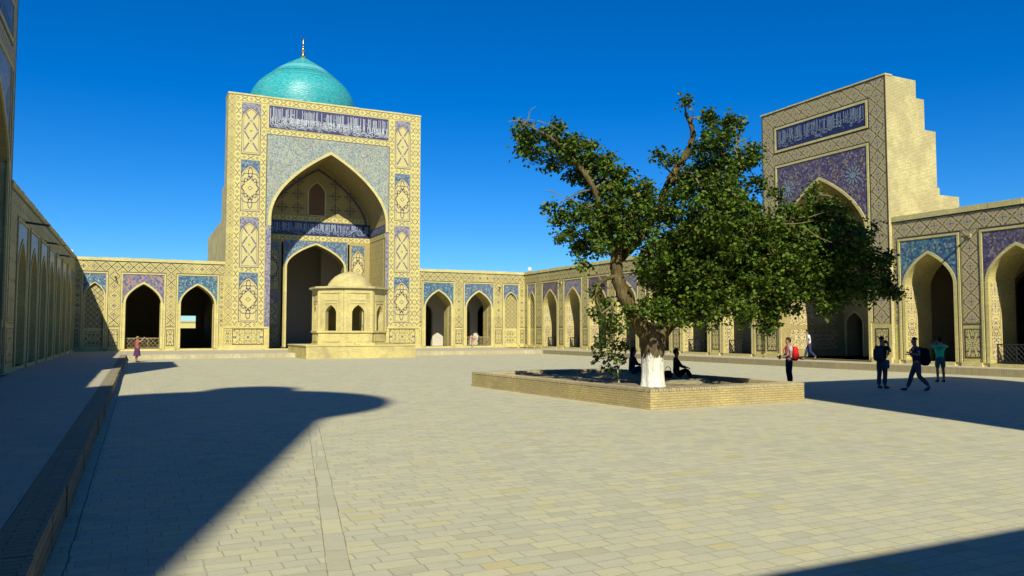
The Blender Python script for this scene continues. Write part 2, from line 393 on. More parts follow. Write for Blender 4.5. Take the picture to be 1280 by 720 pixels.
def f_sheet(mb, fr, u0, u1, v0, v1, w=.012): f_box(mb, fr, u0, u1, v0, v1, -.02, w)
def f_strip(mb, fr, pts, wd, w=.02, closed=False):
    """inlaid line along a polyline in wall coordinates"""
    n = len(pts)
    rng_ = range(n if closed else n-1)
    for i in rng_:
        a, b = Vector(pts[i]), Vector(pts[(i+1) % n]); d = (b-a)
        if d.length < 1e-6: continue
        d.normalize(); q = Vector((-d.y, d.x))*wd/2; e = d*wd*.25
        c = [a-q-e, b-q+e, b+q+e, a+q-e]
        mb.face([fr(p.x, p.y, w) for p in c])
def curve(c, a, s, h, p=1.1, q=1.95, n=14):
    """four centred arch outline from left spring to right spring"""
    out = []
    for i in range(2*n+1):
        t = -1+i/n; x = math.copysign(1-(1-abs(t))**1.8 if False else abs(math.sin(t*math.pi/2)), t)
        ax = abs(x)
        if i in (0, 2*n): z = 0
        else: z = (1-ax**p)**(1/q)
        out.append((c+a*x, s+h*z))
    return out
def arch_wall(mb, fr, u0, u1, v0, v1, w, c, a, s, h, vb, depth=0, p=1.1, q=1.95, rev=None):
    cv = curve(c, a, s, h, p, q)
    f_rect(mb, fr, u0, c-a, v0, v1, w); f_rect(mb, fr, c+a, u1, v0, v1, w)
    if vb > v0: f_rect(mb, fr, c-a, c+a, v0, vb, w)
    for (x0, z0), (x1, z1) in zip(cv, cv[1:]):
        mb.face([fr(x0, z0, w), fr(x1, z1, w), fr(x1, v1, w), fr(x0, v1, w)])
    if depth:
        mb = rev or mb
        pts = [(c-a, vb)]+cv+[(c+a, vb)]
        for (x0, z0), (x1, z1) in zip(pts, pts[1:]):
            mb.face([fr(x0, z0, w), fr(x1, z1, w), fr(x1, z1, w-depth), fr(x0, z0, w-depth)])
        mb.face([fr(c-a, vb, w), fr(c+a, vb, w), fr(c+a, vb, w-depth), fr(c-a, vb, w-depth)])
def arch_trim(mb, fr, c, a, s, h, vb, t, w, p=1.1, q=1.95, w0=0):
    i, o = curve(c, a, s, h, p, q), curve(c, a+t, s, h+t, p, q)
    i = [(c-a, vb)]+i+[(c+a, vb)]; o = [(c-a-t, vb)]+o+[(c+a+t, vb)]
    for k in range(len(i)-1):
        mb.face([fr(*i[k], w), fr(*i[k+1], w), fr(*o[k+1], w), fr(*o[k], w)])
        mb.face([fr(*o[k], w), fr(*o[k+1], w), fr(*o[k+1], w0), fr(*o[k], w0)])
        mb.face([fr(*i[k], w), fr(*i[k+1], w), fr(*i[k+1], w0-.01), fr(*i[k], w0-.01)])
def spandrel(mb, fr, c, a, s, h, u0, u1, v1, w, p=1.1, q=1.95):
    cv = curve(c, a, s, h, p, q)
    for (x0, z0), (x1, z1) in zip(cv, cv[1:]): mb.face([fr(x0, z0, w), fr(x1, z1, w), fr(x1, v1, w), fr(x0, v1, w)])
    f_rect(mb, fr, u0, c-a, s, v1, w); f_rect(mb, fr, c+a, u1, s, v1, w)
def arch_fill(mb, fr, c, a, s, h, vb, w, p=1.1, q=1.95):
    cv = curve(c, a, s, h, p, q)
    for (x0, z0), (x1, z1) in zip(cv, cv[1:]): mb.face([fr(x0, vb, w), fr(x1, vb, w), fr(x1, z1, w), fr(x0, z0, w)])
def frame_u(mb, fr, u0, u1, v0, v1, t, w, bottom=False):
    """border just inside the rectangle: sides and head"""
    f_box(mb, fr, u0, u0+t, v0, v1-t, -.02, w); f_box(mb, fr, u1-t, u1, v0, v1-t, -.02, w); f_box(mb, fr, u0, u1, v1-t, v1, -.02, w)
    if bottom: f_box(mb, fr, u0+t, u1-t, v0, v0+t, -.02, w)
def calligraphy(mb, fr, u0, u1, v0, v1, w, pitch=.1, sw=.045, seed=1):
    """tall uprights over a dense tangle of curling strokes"""
    r = random.Random(seed); H = v1-v0; u = u0+.08
    while u < u1-.08:
        if r.random() < .8:
            lo = v0+H*r.uniform(.28, .45); hi = v0+H*r.uniform(.86, .95)
            f_strip(mb, fr, [(u, lo), (u+r.uniform(-.015, .015), hi)], sw*r.uniform(.8, 1.2), w)
            if r.random() < .25: f_strip(mb, fr, [(u, lo), (u+pitch*1.0, lo-.05)], sw, w)
        u += pitch*r.choice((.8, 1, 1, 1.3, 1.9))
    n = int((u1-u0)*H*9/(pitch/.1)**1.3)
    for _ in range(n):
        cx, cy, R = r.uniform(u0+.15, u1-.15), v0+H*r.uniform(.1, .5), r.uniform(.5, 1.5)*pitch
        if r.random() < .12: cy = v0+H*r.uniform(.55, .8); R *= .7
        a0, da = r.uniform(0, 6.28), r.choice((-1, 1))*r.uniform(2.2, 4.6); sx = r.uniform(.8, 2.2)
        pts = [(min(max(cx+R*sx*math.cos(a0+da*k/6), u0+.03), u1-.03), min(max(cy+R*math.sin(a0+da*k/6), v0+.04), v1-.04)) for k in range(7)]
        f_strip(mb, fr, pts, sw*.9, w)
def coping(mb, fr, u0, u1, z0, z1, w0, w1, seed=0, step=.5):
    r = random.Random(seed); u = u0
    while u < u1-.01:
        e = min(u1, u+step*r.uniform(.6, 1.6)); f_box(mb, fr, u, e, z0, z1+r.uniform(-.018, .018), w0, w1+r.uniform(-.012, .012)); u = e
# ------------------------------------------------------------------ ground
g = MB(); g.face([(-1500, -1500, 0), (1500, -1500, 0), (1500, 1500, 0), (-1500, 1500, 0)]); struct(g, 'ground', 'pave')
# paved strip with two sunk joints crossing the court
a, b = Vector((1.27, 5.4-.0, .004)), Vector((3.40, 17.2, .004)); dn = (b-a).normalized(); a = a-dn*2.5; nrm = Vector((dn.y, -dn.x, 0))
gs = MB(); gs.off = (.13, .07)
gs.face([a-nrm*.0, b-nrm*.0, b+nrm*.19+dn*.0, a+nrm*.19])
struct(gs, 'path', m_pave('strip paving', .5, .62, rot=.2))
j = MB()
for off in (-.012, .19):
    for k in range(60):
        p0, p1 = a+dn*((b-a).length*k/60), a+dn*((b-a).length*(k+1)/60); o1 = nrm*(off+random.uniform(-.004, .004)); wd = nrm*random.uniform(.004, .010)
        j.face([p0+o1+Vector((0, 0, .004)), p1+o1+Vector((0, 0, .004)), p1+o1+wd+Vector((0, 0, .004)), p0+o1+wd+Vector((0, 0, .004))])
struct(j, 'path', m_plain('joint dirt', (.22, .19, .12), .95))
WZ = .35
# left walkway: paved top, laid-on-edge border, kerb face
lw = MB(); lw.box(XL-.3, -1.01, YE-.2, 60.5, -.1, WZ); struct(lw, 'walkway', 'pave_walk')
le = MB()
nseg = 44
for k in range(nseg):
    y0 = YE-.2+(60.7+4.77)*k/nseg; y1 = YE-.2+(60.7+4.77)*(k+1)/nseg; e = random.uniform(-.015, .015)
    le.box(-1.0, -.655+e, y0, y1-.004, -.1, WZ+.004+random.uniform(-.004, .004))
struct(le, 'walkway', 'edge_brick')
gut = MB()
for k in range(120):
    e = random.uniform(-.006, .006); gut.face([(-.52+e, YE+k*.5, .004), (-.508+e, YE+k*.5, .004), (-.508+e, YE+k*.5+.49, .004), (-.52+e, YE+k*.5+.49, .004)])
struct(gut, 'path', m_plain('gutter joint dirt', (.16, .13, .08), .95))
# back walkway
bk = MB(); bk.box(-.63, 33.0, 60.9, D+.3, -.1, WZ-.01); bk.box(XL-.3, -.64, 60.51, D+.3, -.1, WZ-.004); struct(bk, 'walkway', 'pave_walk')
bk2 = MB(); bk2.box(-.63, 33.0, 60.4, 60.89, -.1, WZ-.03); struct(bk2, 'kerb', m_brick('pale kerb brick', (.50, .44, .28), .11, .4, .4, .4))
# right walkway, its kerb line runs slightly askew to the wall
def kx(y): return float(np.interp(y, [-5, 21, 30, 45, 66, 72], [35.3, 34.6, 33.5, 32.9, 31.9, 31.6]))
rw = MB(); rk = MB(); ys = np.linspace(YE, 66, 60)
for y0, y1 in zip(ys, ys[1:]):
    zt = .33
    rw.face([(kx(y0)+.3, y0, zt), (XR+.3, y0, zt), (XR+.3, y1, zt), (kx(y1)+.3, y1, zt)])
    rk.face([(kx(y0), y0, 0), (kx(y1), y1, 0), (kx(y1), y1, zt), (kx(y0), y0, zt)]); rk.face([(kx(y0), y0, zt), (kx(y1), y1, zt), (kx(y1)+.3, y1, zt), (kx(y0)+.3, y0, zt)])
rk.face([(kx(66), 66, 0), (XR, 66, 0), (XR, 66, .34), (kx(66), 66, .34)])
struct(rw, 'walkway', 'pave_walk'); struct(rk, 'kerb', 'kerb')
# ------------------------------------------------------------------ arcade wings
ZB, ZT = .35, 8.05
A, SP, HA = 1.34, 4.35, 1.6
def wing(name, label, fr, u0, u1, bays, lat='lat', wall='brick', group='arcaded galleries round the court', spandrels=None, thick=2.0, step=.82, simple=False):
    root = thing(name, label, 'gallery', fr(u0, 0, 0), group)
    W, TR, BL, FZ, PL = MB(), MB(), MB(), MB(), MB()
    bays = sorted(bays); edges = [u0]+[(bays[i][0]+bays[i+1][0])/2 if bays[i][1] == bays[i+1][1] else
             (bays[i][0]+bays[i+1][0])/2+(.32 if bays[i][1] != 'niche' else -.32) for i in range(len(bays)-1)]+[u1]
    used = []
    for i, (c, kind) in enumerate(bays):
        e0, e1 = edges[i], edges[i+1]
        a, s, h, vb, dep = (A, SP, HA, .5, thick) if kind != 'niche' else (.70, 4.95, 1.0, .55, .22)
        if kind == 'grille': dep = .75
        arch_wall(W, fr, e0, e1, ZB-.5, ZT, 0, c, a, s, h, vb, dep)
        hw = a+.36 if kind != 'niche' else a+.26
        used.append((c-hw, c+hw))
        arch_trim(TR, fr, c, a, s, h, vb, .16 if kind != 'niche' else .09, .05)
        frame_u(TR, fr, c-hw, c+hw, ZB+.15, 6.86, .11, .06)
        sm = MB(); sm.off = (c, 5.5)
        t = .16 if kind != 'niche' else .09
        spandrel(sm, fr, c, a+t, s, h+t, c-hw+.14, c+hw-.14, 6.71, .02)
        spm = (spandrels or {}).get(i, 'mos_blue'); sm.build('spandrel', spm, root)
        # thin dark outline outside the frame
        BLw = .07
        f_box(BL, fr, c-hw-.035, c-hw-.003, ZB+.15, 6.93, -.02, .02); f_box(BL, fr, c+hw+.003, c+hw+.035, ZB+.15, 6.93, -.02, .02)
        f_box(BL, fr, c-hw-.035, c+hw+.035, 6.863, 6.93, -.02, .02)
        if kind == 'niche':
            nf = MB(); nf.off = (c, .08); arch_fill(nf, fr, c, a, s, h, 2.25, -.2); nf.build('infill_panel', 'lat_in', root)
            nd = MB(); nd.off = (c, 1.35); f_rect(nd, fr, c-a+.08, c+a-.08, .75, 2.02, -.19); nd.build('dado_panel', 'maze', root)
            nb = MB(); f_rect(nb, fr, c-a, c+a, .4, 2.25, -.2); nb.build('infill_base', 'brick_trim', root)
        elif kind == 'grille':
            nf = MB(); nf.off = (c, .1); arch_fill(nf, fr, c, a, s, h, .5, -.73); nf.build('infill_panel', 'lat_in', root)
            for x in (c-a+.25, c, c+a-.25): f_box(TR, fr, x-.05, x+.05, .5, 4.4, -.72, -.66)
        elif not simple:
            for sgn in (-1, 1):   # decorated strip on each reveal
                rv = MB()
                x = c+sgn*(a-.012)
                rv.off = (fr(0, 0, -.42)[0] if fr.k in 'RL' else fr(0, 0, -.42)[1], 0)
                rv.face([fr(x, .7, -.12), fr(x, .7, -step+.08), fr(x, 4.35, -step+.08), fr(x, 4.35, -.12)])
                f_box(TR, fr, *(sorted((x-sgn*.03, x+sgn*.012))), .5, 4.35, -step-.02, -step+.05)
                rv.build('reveal_panel', 'reveal', root)
        f_box(PL, fr, c-a, c+a, ZB-.02, .5, -thick+.02, .10)
    # piers
    xs = [u0]+[x for ab in used for x in ab]+[u1]
    for k in range(0, len(xs), 2):
        p0, p1 = xs[k]+.04, xs[k+1]-.04
        if p1-p0 < .12: continue
        mid = (p0+p1)/2
        pm = MB(); pm.off = (mid, .0); f_sheet(pm, fr, p0+.05, p1-.05, 2.42, 6.93, .012); pm.build('pier_panel', lat, root)
        if p1-p0 > .4:
            dm = MB(); dm.off = (mid, 1.38); f_sheet(dm, fr, p0+.13, p1-.13, .78, 2.08, .014); dm.build('dado_panel', 'maze', root)
            frame_u(BL, fr, p0+.08, p1-.08, .73, 2.13, .04, .02, True)
            f_box(BL, fr, p0+.03, p1-.03, 2.33, 2.38, -.02, .02)
        f_box(PL, fr, p0-.04, p1+.04, ZB-.02, .52, -.02, .14)
    FZ.off = (0, 7.33); f_sheet(FZ, fr, u0+.02, u1-.02, 6.96, 7.74, .012); FZ.build('frieze', lat, root)
    f_box(BL, fr, u0+.02, u1-.02, 7.76, 7.80, -.02, .03)
    CO = MB(); coping(CO, fr, u0, u1, 7.82, ZT+.03, -.6, .08, int(abs(u0*7+u1)))
    CO.build('coping', 'brick_trim', root)
    W.build('wall', wall, root); TR.build('trim', 'brick_trim', root); BL.build('outline', 'line_dk', root); PL.build('plinth', 'brick_trim', root)
    return root
def shell(root, fr, u0, u1, w0, w1, zf, zc, name='hall', mat='brick_in', openings=(), floor='pave_walk', ends=True):
    """roofed room behind the arcade: floor, ceiling, far wall, ends"""
    h = MB()
    h.face([fr(u0, zc, 0-.02), fr(u1, zc, -.02), fr(u1, zc, w1), fr(u0, zc, w1)])
    h.face([fr(u0, zc+.3, -.02), fr(u1, zc+.3, -.02), fr(u1, zc+.3, w1-.4), fr(u0, zc+.3, w1-.4)])
    us = [u0]+[x for o in openings for x in o[:2]]+[u1]
    for k in range(0, len(us), 2):
        f_box(h, fr, us[k], us[k+1], zf, zc, w1, w1-.35)
    for (a, b, z0, z1) in openings: f_box(h, fr, a, b, zf, z0, w1, w1-.35); f_box(h, fr, a, b, z1, zc, w1, w1-.35)
    if ends:
        f_box(h, fr, u0-.3, u0, zf, zc, w0, w1-.35); f_box(h, fr, u1, u1+.3, zf, zc, w0, w1-.35)
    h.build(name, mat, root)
    fl = MB(); fl.face([fr(u0, zf, w0+.0), fr(u1, zf, w0), fr(u1, zf, w1), fr(u0, zf, w1)]); fl.build('floor', floor, root)
def inner_wall(root, fr, u0, u1, w, arches, mat='plaster'):
    m = MB(); arches = sorted(arches)
    ed = [u0]+[(arches[i][0]+arches[i+1][0])/2 for i in range(len(arches)-1)]+[u1]
    for i, (c, a, s, h) in enumerate(arches): arch_wall(m, fr, ed[i], ed[i+1], .3, 7.7, w, c, a, s, h, .3, .5)
    m.build('inner_wall', mat, root)
wl = wing('arcade_gallery', 'low arcade left of the turquoise domed portal, its first bay in slanting shade', BACK, XL, 6.78,
          [(-3.25, 'niche'), (.38, 'arch'), (4.62, 'arch')], spandrels={0: 'mos_blue', 1: 'mos_pink', 2: 'mos_teal'})
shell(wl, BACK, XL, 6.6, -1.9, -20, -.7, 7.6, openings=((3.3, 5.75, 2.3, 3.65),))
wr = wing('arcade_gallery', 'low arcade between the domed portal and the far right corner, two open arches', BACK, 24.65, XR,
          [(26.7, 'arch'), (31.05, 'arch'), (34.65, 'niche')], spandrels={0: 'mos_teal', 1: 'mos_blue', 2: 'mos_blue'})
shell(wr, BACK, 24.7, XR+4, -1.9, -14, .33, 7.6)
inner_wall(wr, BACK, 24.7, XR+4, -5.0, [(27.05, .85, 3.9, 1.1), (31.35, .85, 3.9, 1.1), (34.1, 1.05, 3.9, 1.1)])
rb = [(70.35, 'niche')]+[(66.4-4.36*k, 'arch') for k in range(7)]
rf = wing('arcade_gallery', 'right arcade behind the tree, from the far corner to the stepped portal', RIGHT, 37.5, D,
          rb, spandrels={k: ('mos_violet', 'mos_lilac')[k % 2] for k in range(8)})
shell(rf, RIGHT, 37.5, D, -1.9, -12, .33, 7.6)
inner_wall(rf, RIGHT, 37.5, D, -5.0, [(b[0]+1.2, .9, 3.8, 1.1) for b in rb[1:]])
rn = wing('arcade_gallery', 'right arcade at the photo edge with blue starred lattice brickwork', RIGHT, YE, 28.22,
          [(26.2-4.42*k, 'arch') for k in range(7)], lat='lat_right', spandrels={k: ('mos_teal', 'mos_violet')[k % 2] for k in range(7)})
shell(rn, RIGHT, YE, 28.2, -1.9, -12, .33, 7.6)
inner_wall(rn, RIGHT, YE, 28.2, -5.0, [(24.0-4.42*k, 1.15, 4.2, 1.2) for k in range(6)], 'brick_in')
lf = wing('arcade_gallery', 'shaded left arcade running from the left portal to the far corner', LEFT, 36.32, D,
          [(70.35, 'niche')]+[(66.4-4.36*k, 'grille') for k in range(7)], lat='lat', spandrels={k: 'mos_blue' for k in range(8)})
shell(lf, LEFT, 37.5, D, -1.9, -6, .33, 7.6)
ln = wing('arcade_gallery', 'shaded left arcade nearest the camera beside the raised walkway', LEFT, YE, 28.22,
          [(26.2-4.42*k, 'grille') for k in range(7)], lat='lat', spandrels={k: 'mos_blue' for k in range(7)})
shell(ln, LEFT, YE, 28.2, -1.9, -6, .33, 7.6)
ew = thing('court_wall', 'plain brick court wall closing the side behind the camera', 'wall', (15, YE, 0))
m = MB(); m.box(XL-6, XR+6, YE-4, YE, 0, ZT); m.build('wall', 'brick', ew)
# ------------------------------------------------------------------ railings and spouts
def railing(fr, c, label, hw=A-.02, w=-.45, z0=.5, z1=1.42, dense=6, mat='iron', thick=.04):
    t = thing('lattice_railing', label, 'railing', fr(c, z0, w), 'lattice railings in the arches')
    f = MB(); f_box(f, fr, c-hw, c+hw, z1-.06, z1, w-.03, w+.03); f_box(f, fr, c-hw, c+hw, z0+.03, z0+.09, w-.03, w+.03)
    for k in range(4):
        x = c-hw+.03+(2*hw-.06)*k/3; f_box(f, fr, x-.025, x+.025, z0, z1, w-.025, w+.025)
    f.build('frame', mat, t)
    l = MB(); n = dense; H = z1-z0-.15
    for k in range(-2, n*2+1):
        for sg in (1, -1):
            pts = []
            x0 = c-hw+k*hw/n; pts = [(x0, z0+.09), (x0+sg*H*.9, z1-.06)]
            (ax, az), (bx, bz) = pts
            # clip to the frame
            def clip(px, pz, qx, qz, lim):
                tt = (lim-px)/(qx-px); return lim, pz+(qz-pz)*tt
            if max(ax, bx) < c-hw or min(ax, bx) > c+hw: continue
            if ax < c-hw: ax, az = clip(ax, az, bx, bz, c-hw)
            if ax > c+hw: ax, az = clip(ax, az, bx, bz, c+hw)
            if bx < c-hw: bx, bz = clip(bx, bz, ax, az, c-hw)
            if bx > c+hw: bx, bz = clip(bx, bz, ax, az, c+hw)
            l.tube([fr(ax, az, w+.01*sg), fr(bx, bz, w+.01*sg)], .016 if mat == 'iron' else .022, 5)
    l.build('lattice', mat, t)
    return t
railing(BACK, .38, 'pale timber lattice railing behind the woman in the purple skirt', mat='lattice_wood', dense=4)
railing(BACK, 31.05, 'brown lattice railing behind the visitor in the pink shirt', mat='lattice_wood', dense=4)
ordn = ['nearest', 'second', 'third', 'fourth', 'fifth', 'sixth', 'seventh']
for k in range(7):
    railing(RIGHT, 66.4-4.36*k, '%s dark railing from the far corner in the arcade behind the tree' % ordn[k].replace('nearest', 'first'))
railing(RIGHT, 21.78, 'dark iron railing in the arch at the right photo edge')
railing(RIGHT, 17.36, 'dark iron railing one arch beyond the right photo edge')
def spout(fr, u, z, label, L=.85, drop=.12):
    t = thing('water_spout', label, 'water spout', fr(u, z, 0), 'timber spouts below the roofline')
    m = MB(); m.tube([fr(u, z, -.1), fr(u, z-drop, L)], [.055, .045], 8); m.build('spout', 'wood_dark', t)
    c = MB(); f_box(c, fr, u-.11, u+.11, z-.09, z+.11, -.02, .07); c.build('bracket', 'brick_trim', t)
for u, l in ((40.5, 'nearest'), (49.4, 'middle'), (57.3, 'farthest')): spout(LEFT, u, 6.9, l+' of the three dark spouts on the shaded left arcade', 1.0)
spout(BACK, -1.75, 6.6, 'short dark spout between the shaded niche and the first arch left of the portal', .45, .25)
spout(BACK, 33.25, 6.6, 'short dark spout beside the narrow niche near the far right corner', .45, .25)
spout(RIGHT, 24.0, 6.62, 'timber spout casting a diagonal shadow on the right arcade', .55, .05)
spout(RIGHT, 64.2, 6.55, 'spout near the far end of the right arcade', .55, .05)
def lamp(x, y, z, label):
    t = thing('flood_lamp', label, 'lamp', (x, y, z), 'white lamps on the roof corners')
    m = MB(); m.lathe((x, y, z+.32), [(.001, -.22), (.15, -.17), (.22, 0), (.15, .17), (.001, .22)], 14); m.build('globe', 'white', t, True)
    m = MB(); m.tube([(x, y, z-.02), (x, y, z+.15)], .05, 8); m.build('stem', 'iron', t)
lamp(-5.0, 71.6, 8.05, 'small white lamp on the roof at the far left corner')
lamp(36.5, 71.4, 8.05, 'small white lamp on the roof at the far right corner')
# ------------------------------------------------------------------ main portal
def arched_panel(root, fr, u0, u1, v0, v1, kind, seed=0):
    """tall inset panel: blue head above an arched field with strapwork"""
    c, a = (u0+u1)/2, (u1-u0)/2
    bl = MB(); bl.off = (c, v1); f_sheet(bl, fr, u0, u1, v1-1.55, v1, .012); bl.build('tile_head', ('mos_lilac', 'mos_blue')[kind == 'loop'], root)
    y = MB(); y.off = (c, v0); s, h = v1-1.45, 1.0
    arch_fill(y, fr, c, a-.02, s, h, v0, .022); f = y.build('arched_field', m_field, root)
    L = MB()
    cv = curve(c, a-.02, s, h); f_strip(L, fr, [(c-a+.02, v0)]+cv+[(c+a-.02, v0)], .055, .034, True)
    cv = curve(c, a-.16, s, h-.14); f_strip(L, fr, [(c-a+.16, v0+.14)]+cv+[(c+a-.16, v0+.14)], .03, .034, True)
    H = s+h-v0
    if kind == 'cross':
        n = 4; st = (H-.55)/n
        B = MB()
        for k in range(n):
            y0 = v0+.28+st*k
            for sg in (-1, 1):
                # bars broken at the crossing
                if k % 2 == 0: p, q = (.70, .10), (.22, .80)
                else: p, q = (.22, .20), (.70, .90)
                f_strip(B, fr, [(c+sg*p[0]*a, y0+st*p[1]), (c+sg*q[0]*a, y0+st*q[1])], .125, .036)
        B.build('cross_bars', 'line2', root)
        for k in range(1, n): f_strip(L, fr, [(c-.1, v0+.28+st*k), (c, v0+.38+st*k), (c+.1, v0+.28+st*k), (c, v0+.18+st*k)], .03, .034, True)
    else:
        def P(pts): f_strip(L, fr, [(c+x*a, v0+.2+y*(H-.35)) for x, y in pts], .062, .036)
        for m1 in (1, -1):
            Y = (lambda y: y) if m1 == 1 else (lambda y: 1-y)
            P([(.22*math.cos(t), Y(.13+.11*math.sin(t))) for t in np.linspace(0, 2*math.pi, 17)])
            P([(x, Y(y)) for x, y in ((-.92, .24), (-.6, .16), (0, .155), (.6, .16), (.92, .24))])
            for sg in (1, -1):
                P([(sg*x, Y(y)) for x, y in ((0, .26), (.2, .22), (.28, .30), (.42, .36), (.92, .36))])
                P([(sg*x, Y(y)) for x, y in ((0, .26), (-.25, .32), (-.5, .27), (-.64, .30), (-.64, .42), (-.88, .47), (-.92, .5))])
                P([(sg*x, Y(y)) for x, y in ((.64, .3), (.64, .42), (.85, .47))])
        f_strip(L, fr, [(c, v0+.2+.55*(H-.35)), (c+.2, v0+.2+.5*(H-.35)), (c, v0+.2+.45*(H-.35)), (c-.2, v0+.2+.5*(H-.35))], .04, .034, True)
    L.build('strapwork', 'line', root)
m_field = m_lattice('pale field brickwork', .3, .03, (.66, .57, .23), (.46, .38, .17), (.52, .43, .18), (.56, .48, .22), (.60, .52, .22), .07, .1)
CX = 15.87
PZ = 23.05
mp = thing('portal', 'tall tiled portal with a deep arched hall in front of the turquoise dome', 'portal', (CX, D, 0))
MA, MS, MH, MPp, MQ = 5.3, 12.2, 6.2, 1.04, 1.95
FRW = FR('B', D-.30)   # portal face stands proud of the galleries
W = MB(); VA = MB(); arch_wall(W, FRW, 6.78, 24.62, 0, PZ, 0, CX, MA, MS, MH, .42, 5.6, MPp, MQ, VA); VA.build('vault', 'brick_shaded', mp) 
# side returns, top and the stepped flanks
def flank(mb, x0, x1, y0, y1, z0, z1): mb.box(x0, x1, y0, y1, z0, z1)
W.build('wall', 'brick', mp)
SB = MB()
SB.box(6.78, 24.62, D-.297, D+2.0, 19.6, PZ-.003); SB.box(6.78, 10.2, D-.297, D+2.0, 0, 19.6); SB.box(21.55, 24.62, D-.297, D+2.0, 0, 19.6)
SB.box(8.9, 10.2, D+2.0, D+6.2, 0, 19.8); SB.box(21.55, 22.9, D+2.0, D+6.2, 0, 19.8); SB.box(10.2, 21.55, D+2.0, D+6.2, 18.8, 19.8)
SB.box(6.9, 8.9, D+2.0, D+5.5, 0, 15.4); SB.box(22.9, 24.5, D+2.0, D+5.5, 0, 15.4)
SB.box(6.9, 8.9, D+5.5, 93, 0, 12.4); SB.box(22.9, 24.5, D+5.5, 93, 0, 12.4)
SB.build('buttress', 'brick_plain', mp)
T = MB(); L = MB()
# top: thin coping
CO = MB(); coping(CO, FRW, 6.74, 24.66, PZ-.02, PZ+.12, -2.3, .06, 5, .7); CO.build('coping', 'brick_trim', mp)
b0 = MB(); b0.off = (7.08, 0); f_sheet(b0, FRW, 6.80, 7.36, 2.5, PZ-.05, .012); b0.build('edge_band', 'lat_portal', mp)
def cband(u0, u1, v0, v1, axis, fr=None, w=.014, root=mp):
    m = MB(); m.off = ((u0+u1)/2, (v0+v1)/2) if axis == 0 else ((u0+u1)/2, v0); f_sheet(m, fr or FRW, u0, u1, v0, v1, w); m.build('chain_band', M['chain_h'] if axis == 0 else M['chain_v'], root)
for u0, u1 in ((7.40, 7.86), (9.58, 10.06), (21.50, 21.98), (23.62, 24.10)): cband(u0, u1, 2.55, 22.45, 1)
cband(7.40, 24.56, 22.50, PZ-.05, 0)
cband(24.14, 24.56, 2.55, 22.45, 1)
cband(10.14, 21.44, 19.78, 20.22, 0)
for u0, u1 in ((7.92, 9.52), (22.04, 23.56)):
    rows = [(17.75, 22.40, 'cross'), (12.62, 17.20, 'loop'), (7.62, 12.10, 'cross'), (2.80, 7.15, 'loop')]
    for v0, v1, kd in rows: arched_panel(mp, FRW, u0, u1, v0, v1, kd)
    for v in (17.23, 12.14, 7.20): cband(u0, u1, v, v+.44, 0)
    cband(u0, u1, 2.38, 2.76, 0)
# dados left and right
for u0, u1 in ((7.45, 10.1), (21.6, 24.2)):
    m = MB(); m.off = ((u0+u1)/2, 1.45); f_sheet(m, FRW, u0+.05, u1-.05, .86, 2.12, .014); m.build('dado_panel', 'maze2', mp)
    m = MB(); frame_u(m, FRW, u0, u1, .80, 2.18, .05, .022, True); m.build('dado_frame', 'line_dk', mp)
m = MB(); m.off = (7.08, 1.45); f_sheet(m, FRW, 6.85, 7.35, .86, 2.12, .014); m.build('dado_panel', 'maze', mp)
for (nm_, a_, b_, z0_, z1_, w_) in (('string_course', 6.75, 10.4, 2.24, 2.34, .05), ('string_course', 21.3, 24.65, 2.24, 2.34, .05), ('plinth', 6.70, 10.45, .3, .72, .14), ('plinth', 21.25, 24.70, .3, .72, .14)):
    m = MB(); f_box(m, FRW, a_, b_, z0_, z1_, -.02, w_); m.build(nm_, 'brick_trim', mp)
# inscription
f_box(T, FRW, 10.14, 21.46, 20.26, 22.45, -.02, .03)
ins = MB(); f_sheet(ins, FRW, 10.24, 21.36, 20.33, 22.38, .05); ins.build('inscription_ground', 'ink2', mp)
cal = MB(); calligraphy(cal, FRW, 10.28, 21.32, 20.36, 22.34, .062, .12, .038, 3); calligraphy(cal, FRW, 10.28, 21.32, 20.36, 21.5, .066, .10, .04, 4); cal.build('inscription', 'white_tile', mp)
# big spandrel
sp = MB(); sp.off = (CX, 15); t = .27
spandrel(sp, FRW, CX, MA+t, MS-.0, MH+t, 10.14, 21.44, 19.72, .016, MPp, MQ)
f_sheet(sp, FRW, 10.14, CX-MA-t, 11.5, MS, .016); f_sheet(sp, FRW, CX+MA+t, 21.5, 11.5, MS, .016); sp.build('spandrel', 'mos_grey', mp)
f_box(L, FRW, 10.08, 10.14, 11.4, 19.72, -.02, .02); f_box(L, FRW, 21.44, 21.49, 11.4, 19.72, -.02, .02); f_box(L, FRW, 10.08, 21.49, 19.72, 19.77, -.02, .02)
for u0, u1 in ((10.10, 10.56), (21.18, 21.48)):
    m = MB(); f_sheet(m, FRW, u0, u1, 2.4, 11.45, .02); m.build('side_pilaster', 'mos_lilac', mp)
ar = MB(); arch_trim(ar, FRW, CX, MA, MS, MH, 11.45, t, .07, MPp, MQ); ar.build('arch_trim', 'brick_trim', mp)
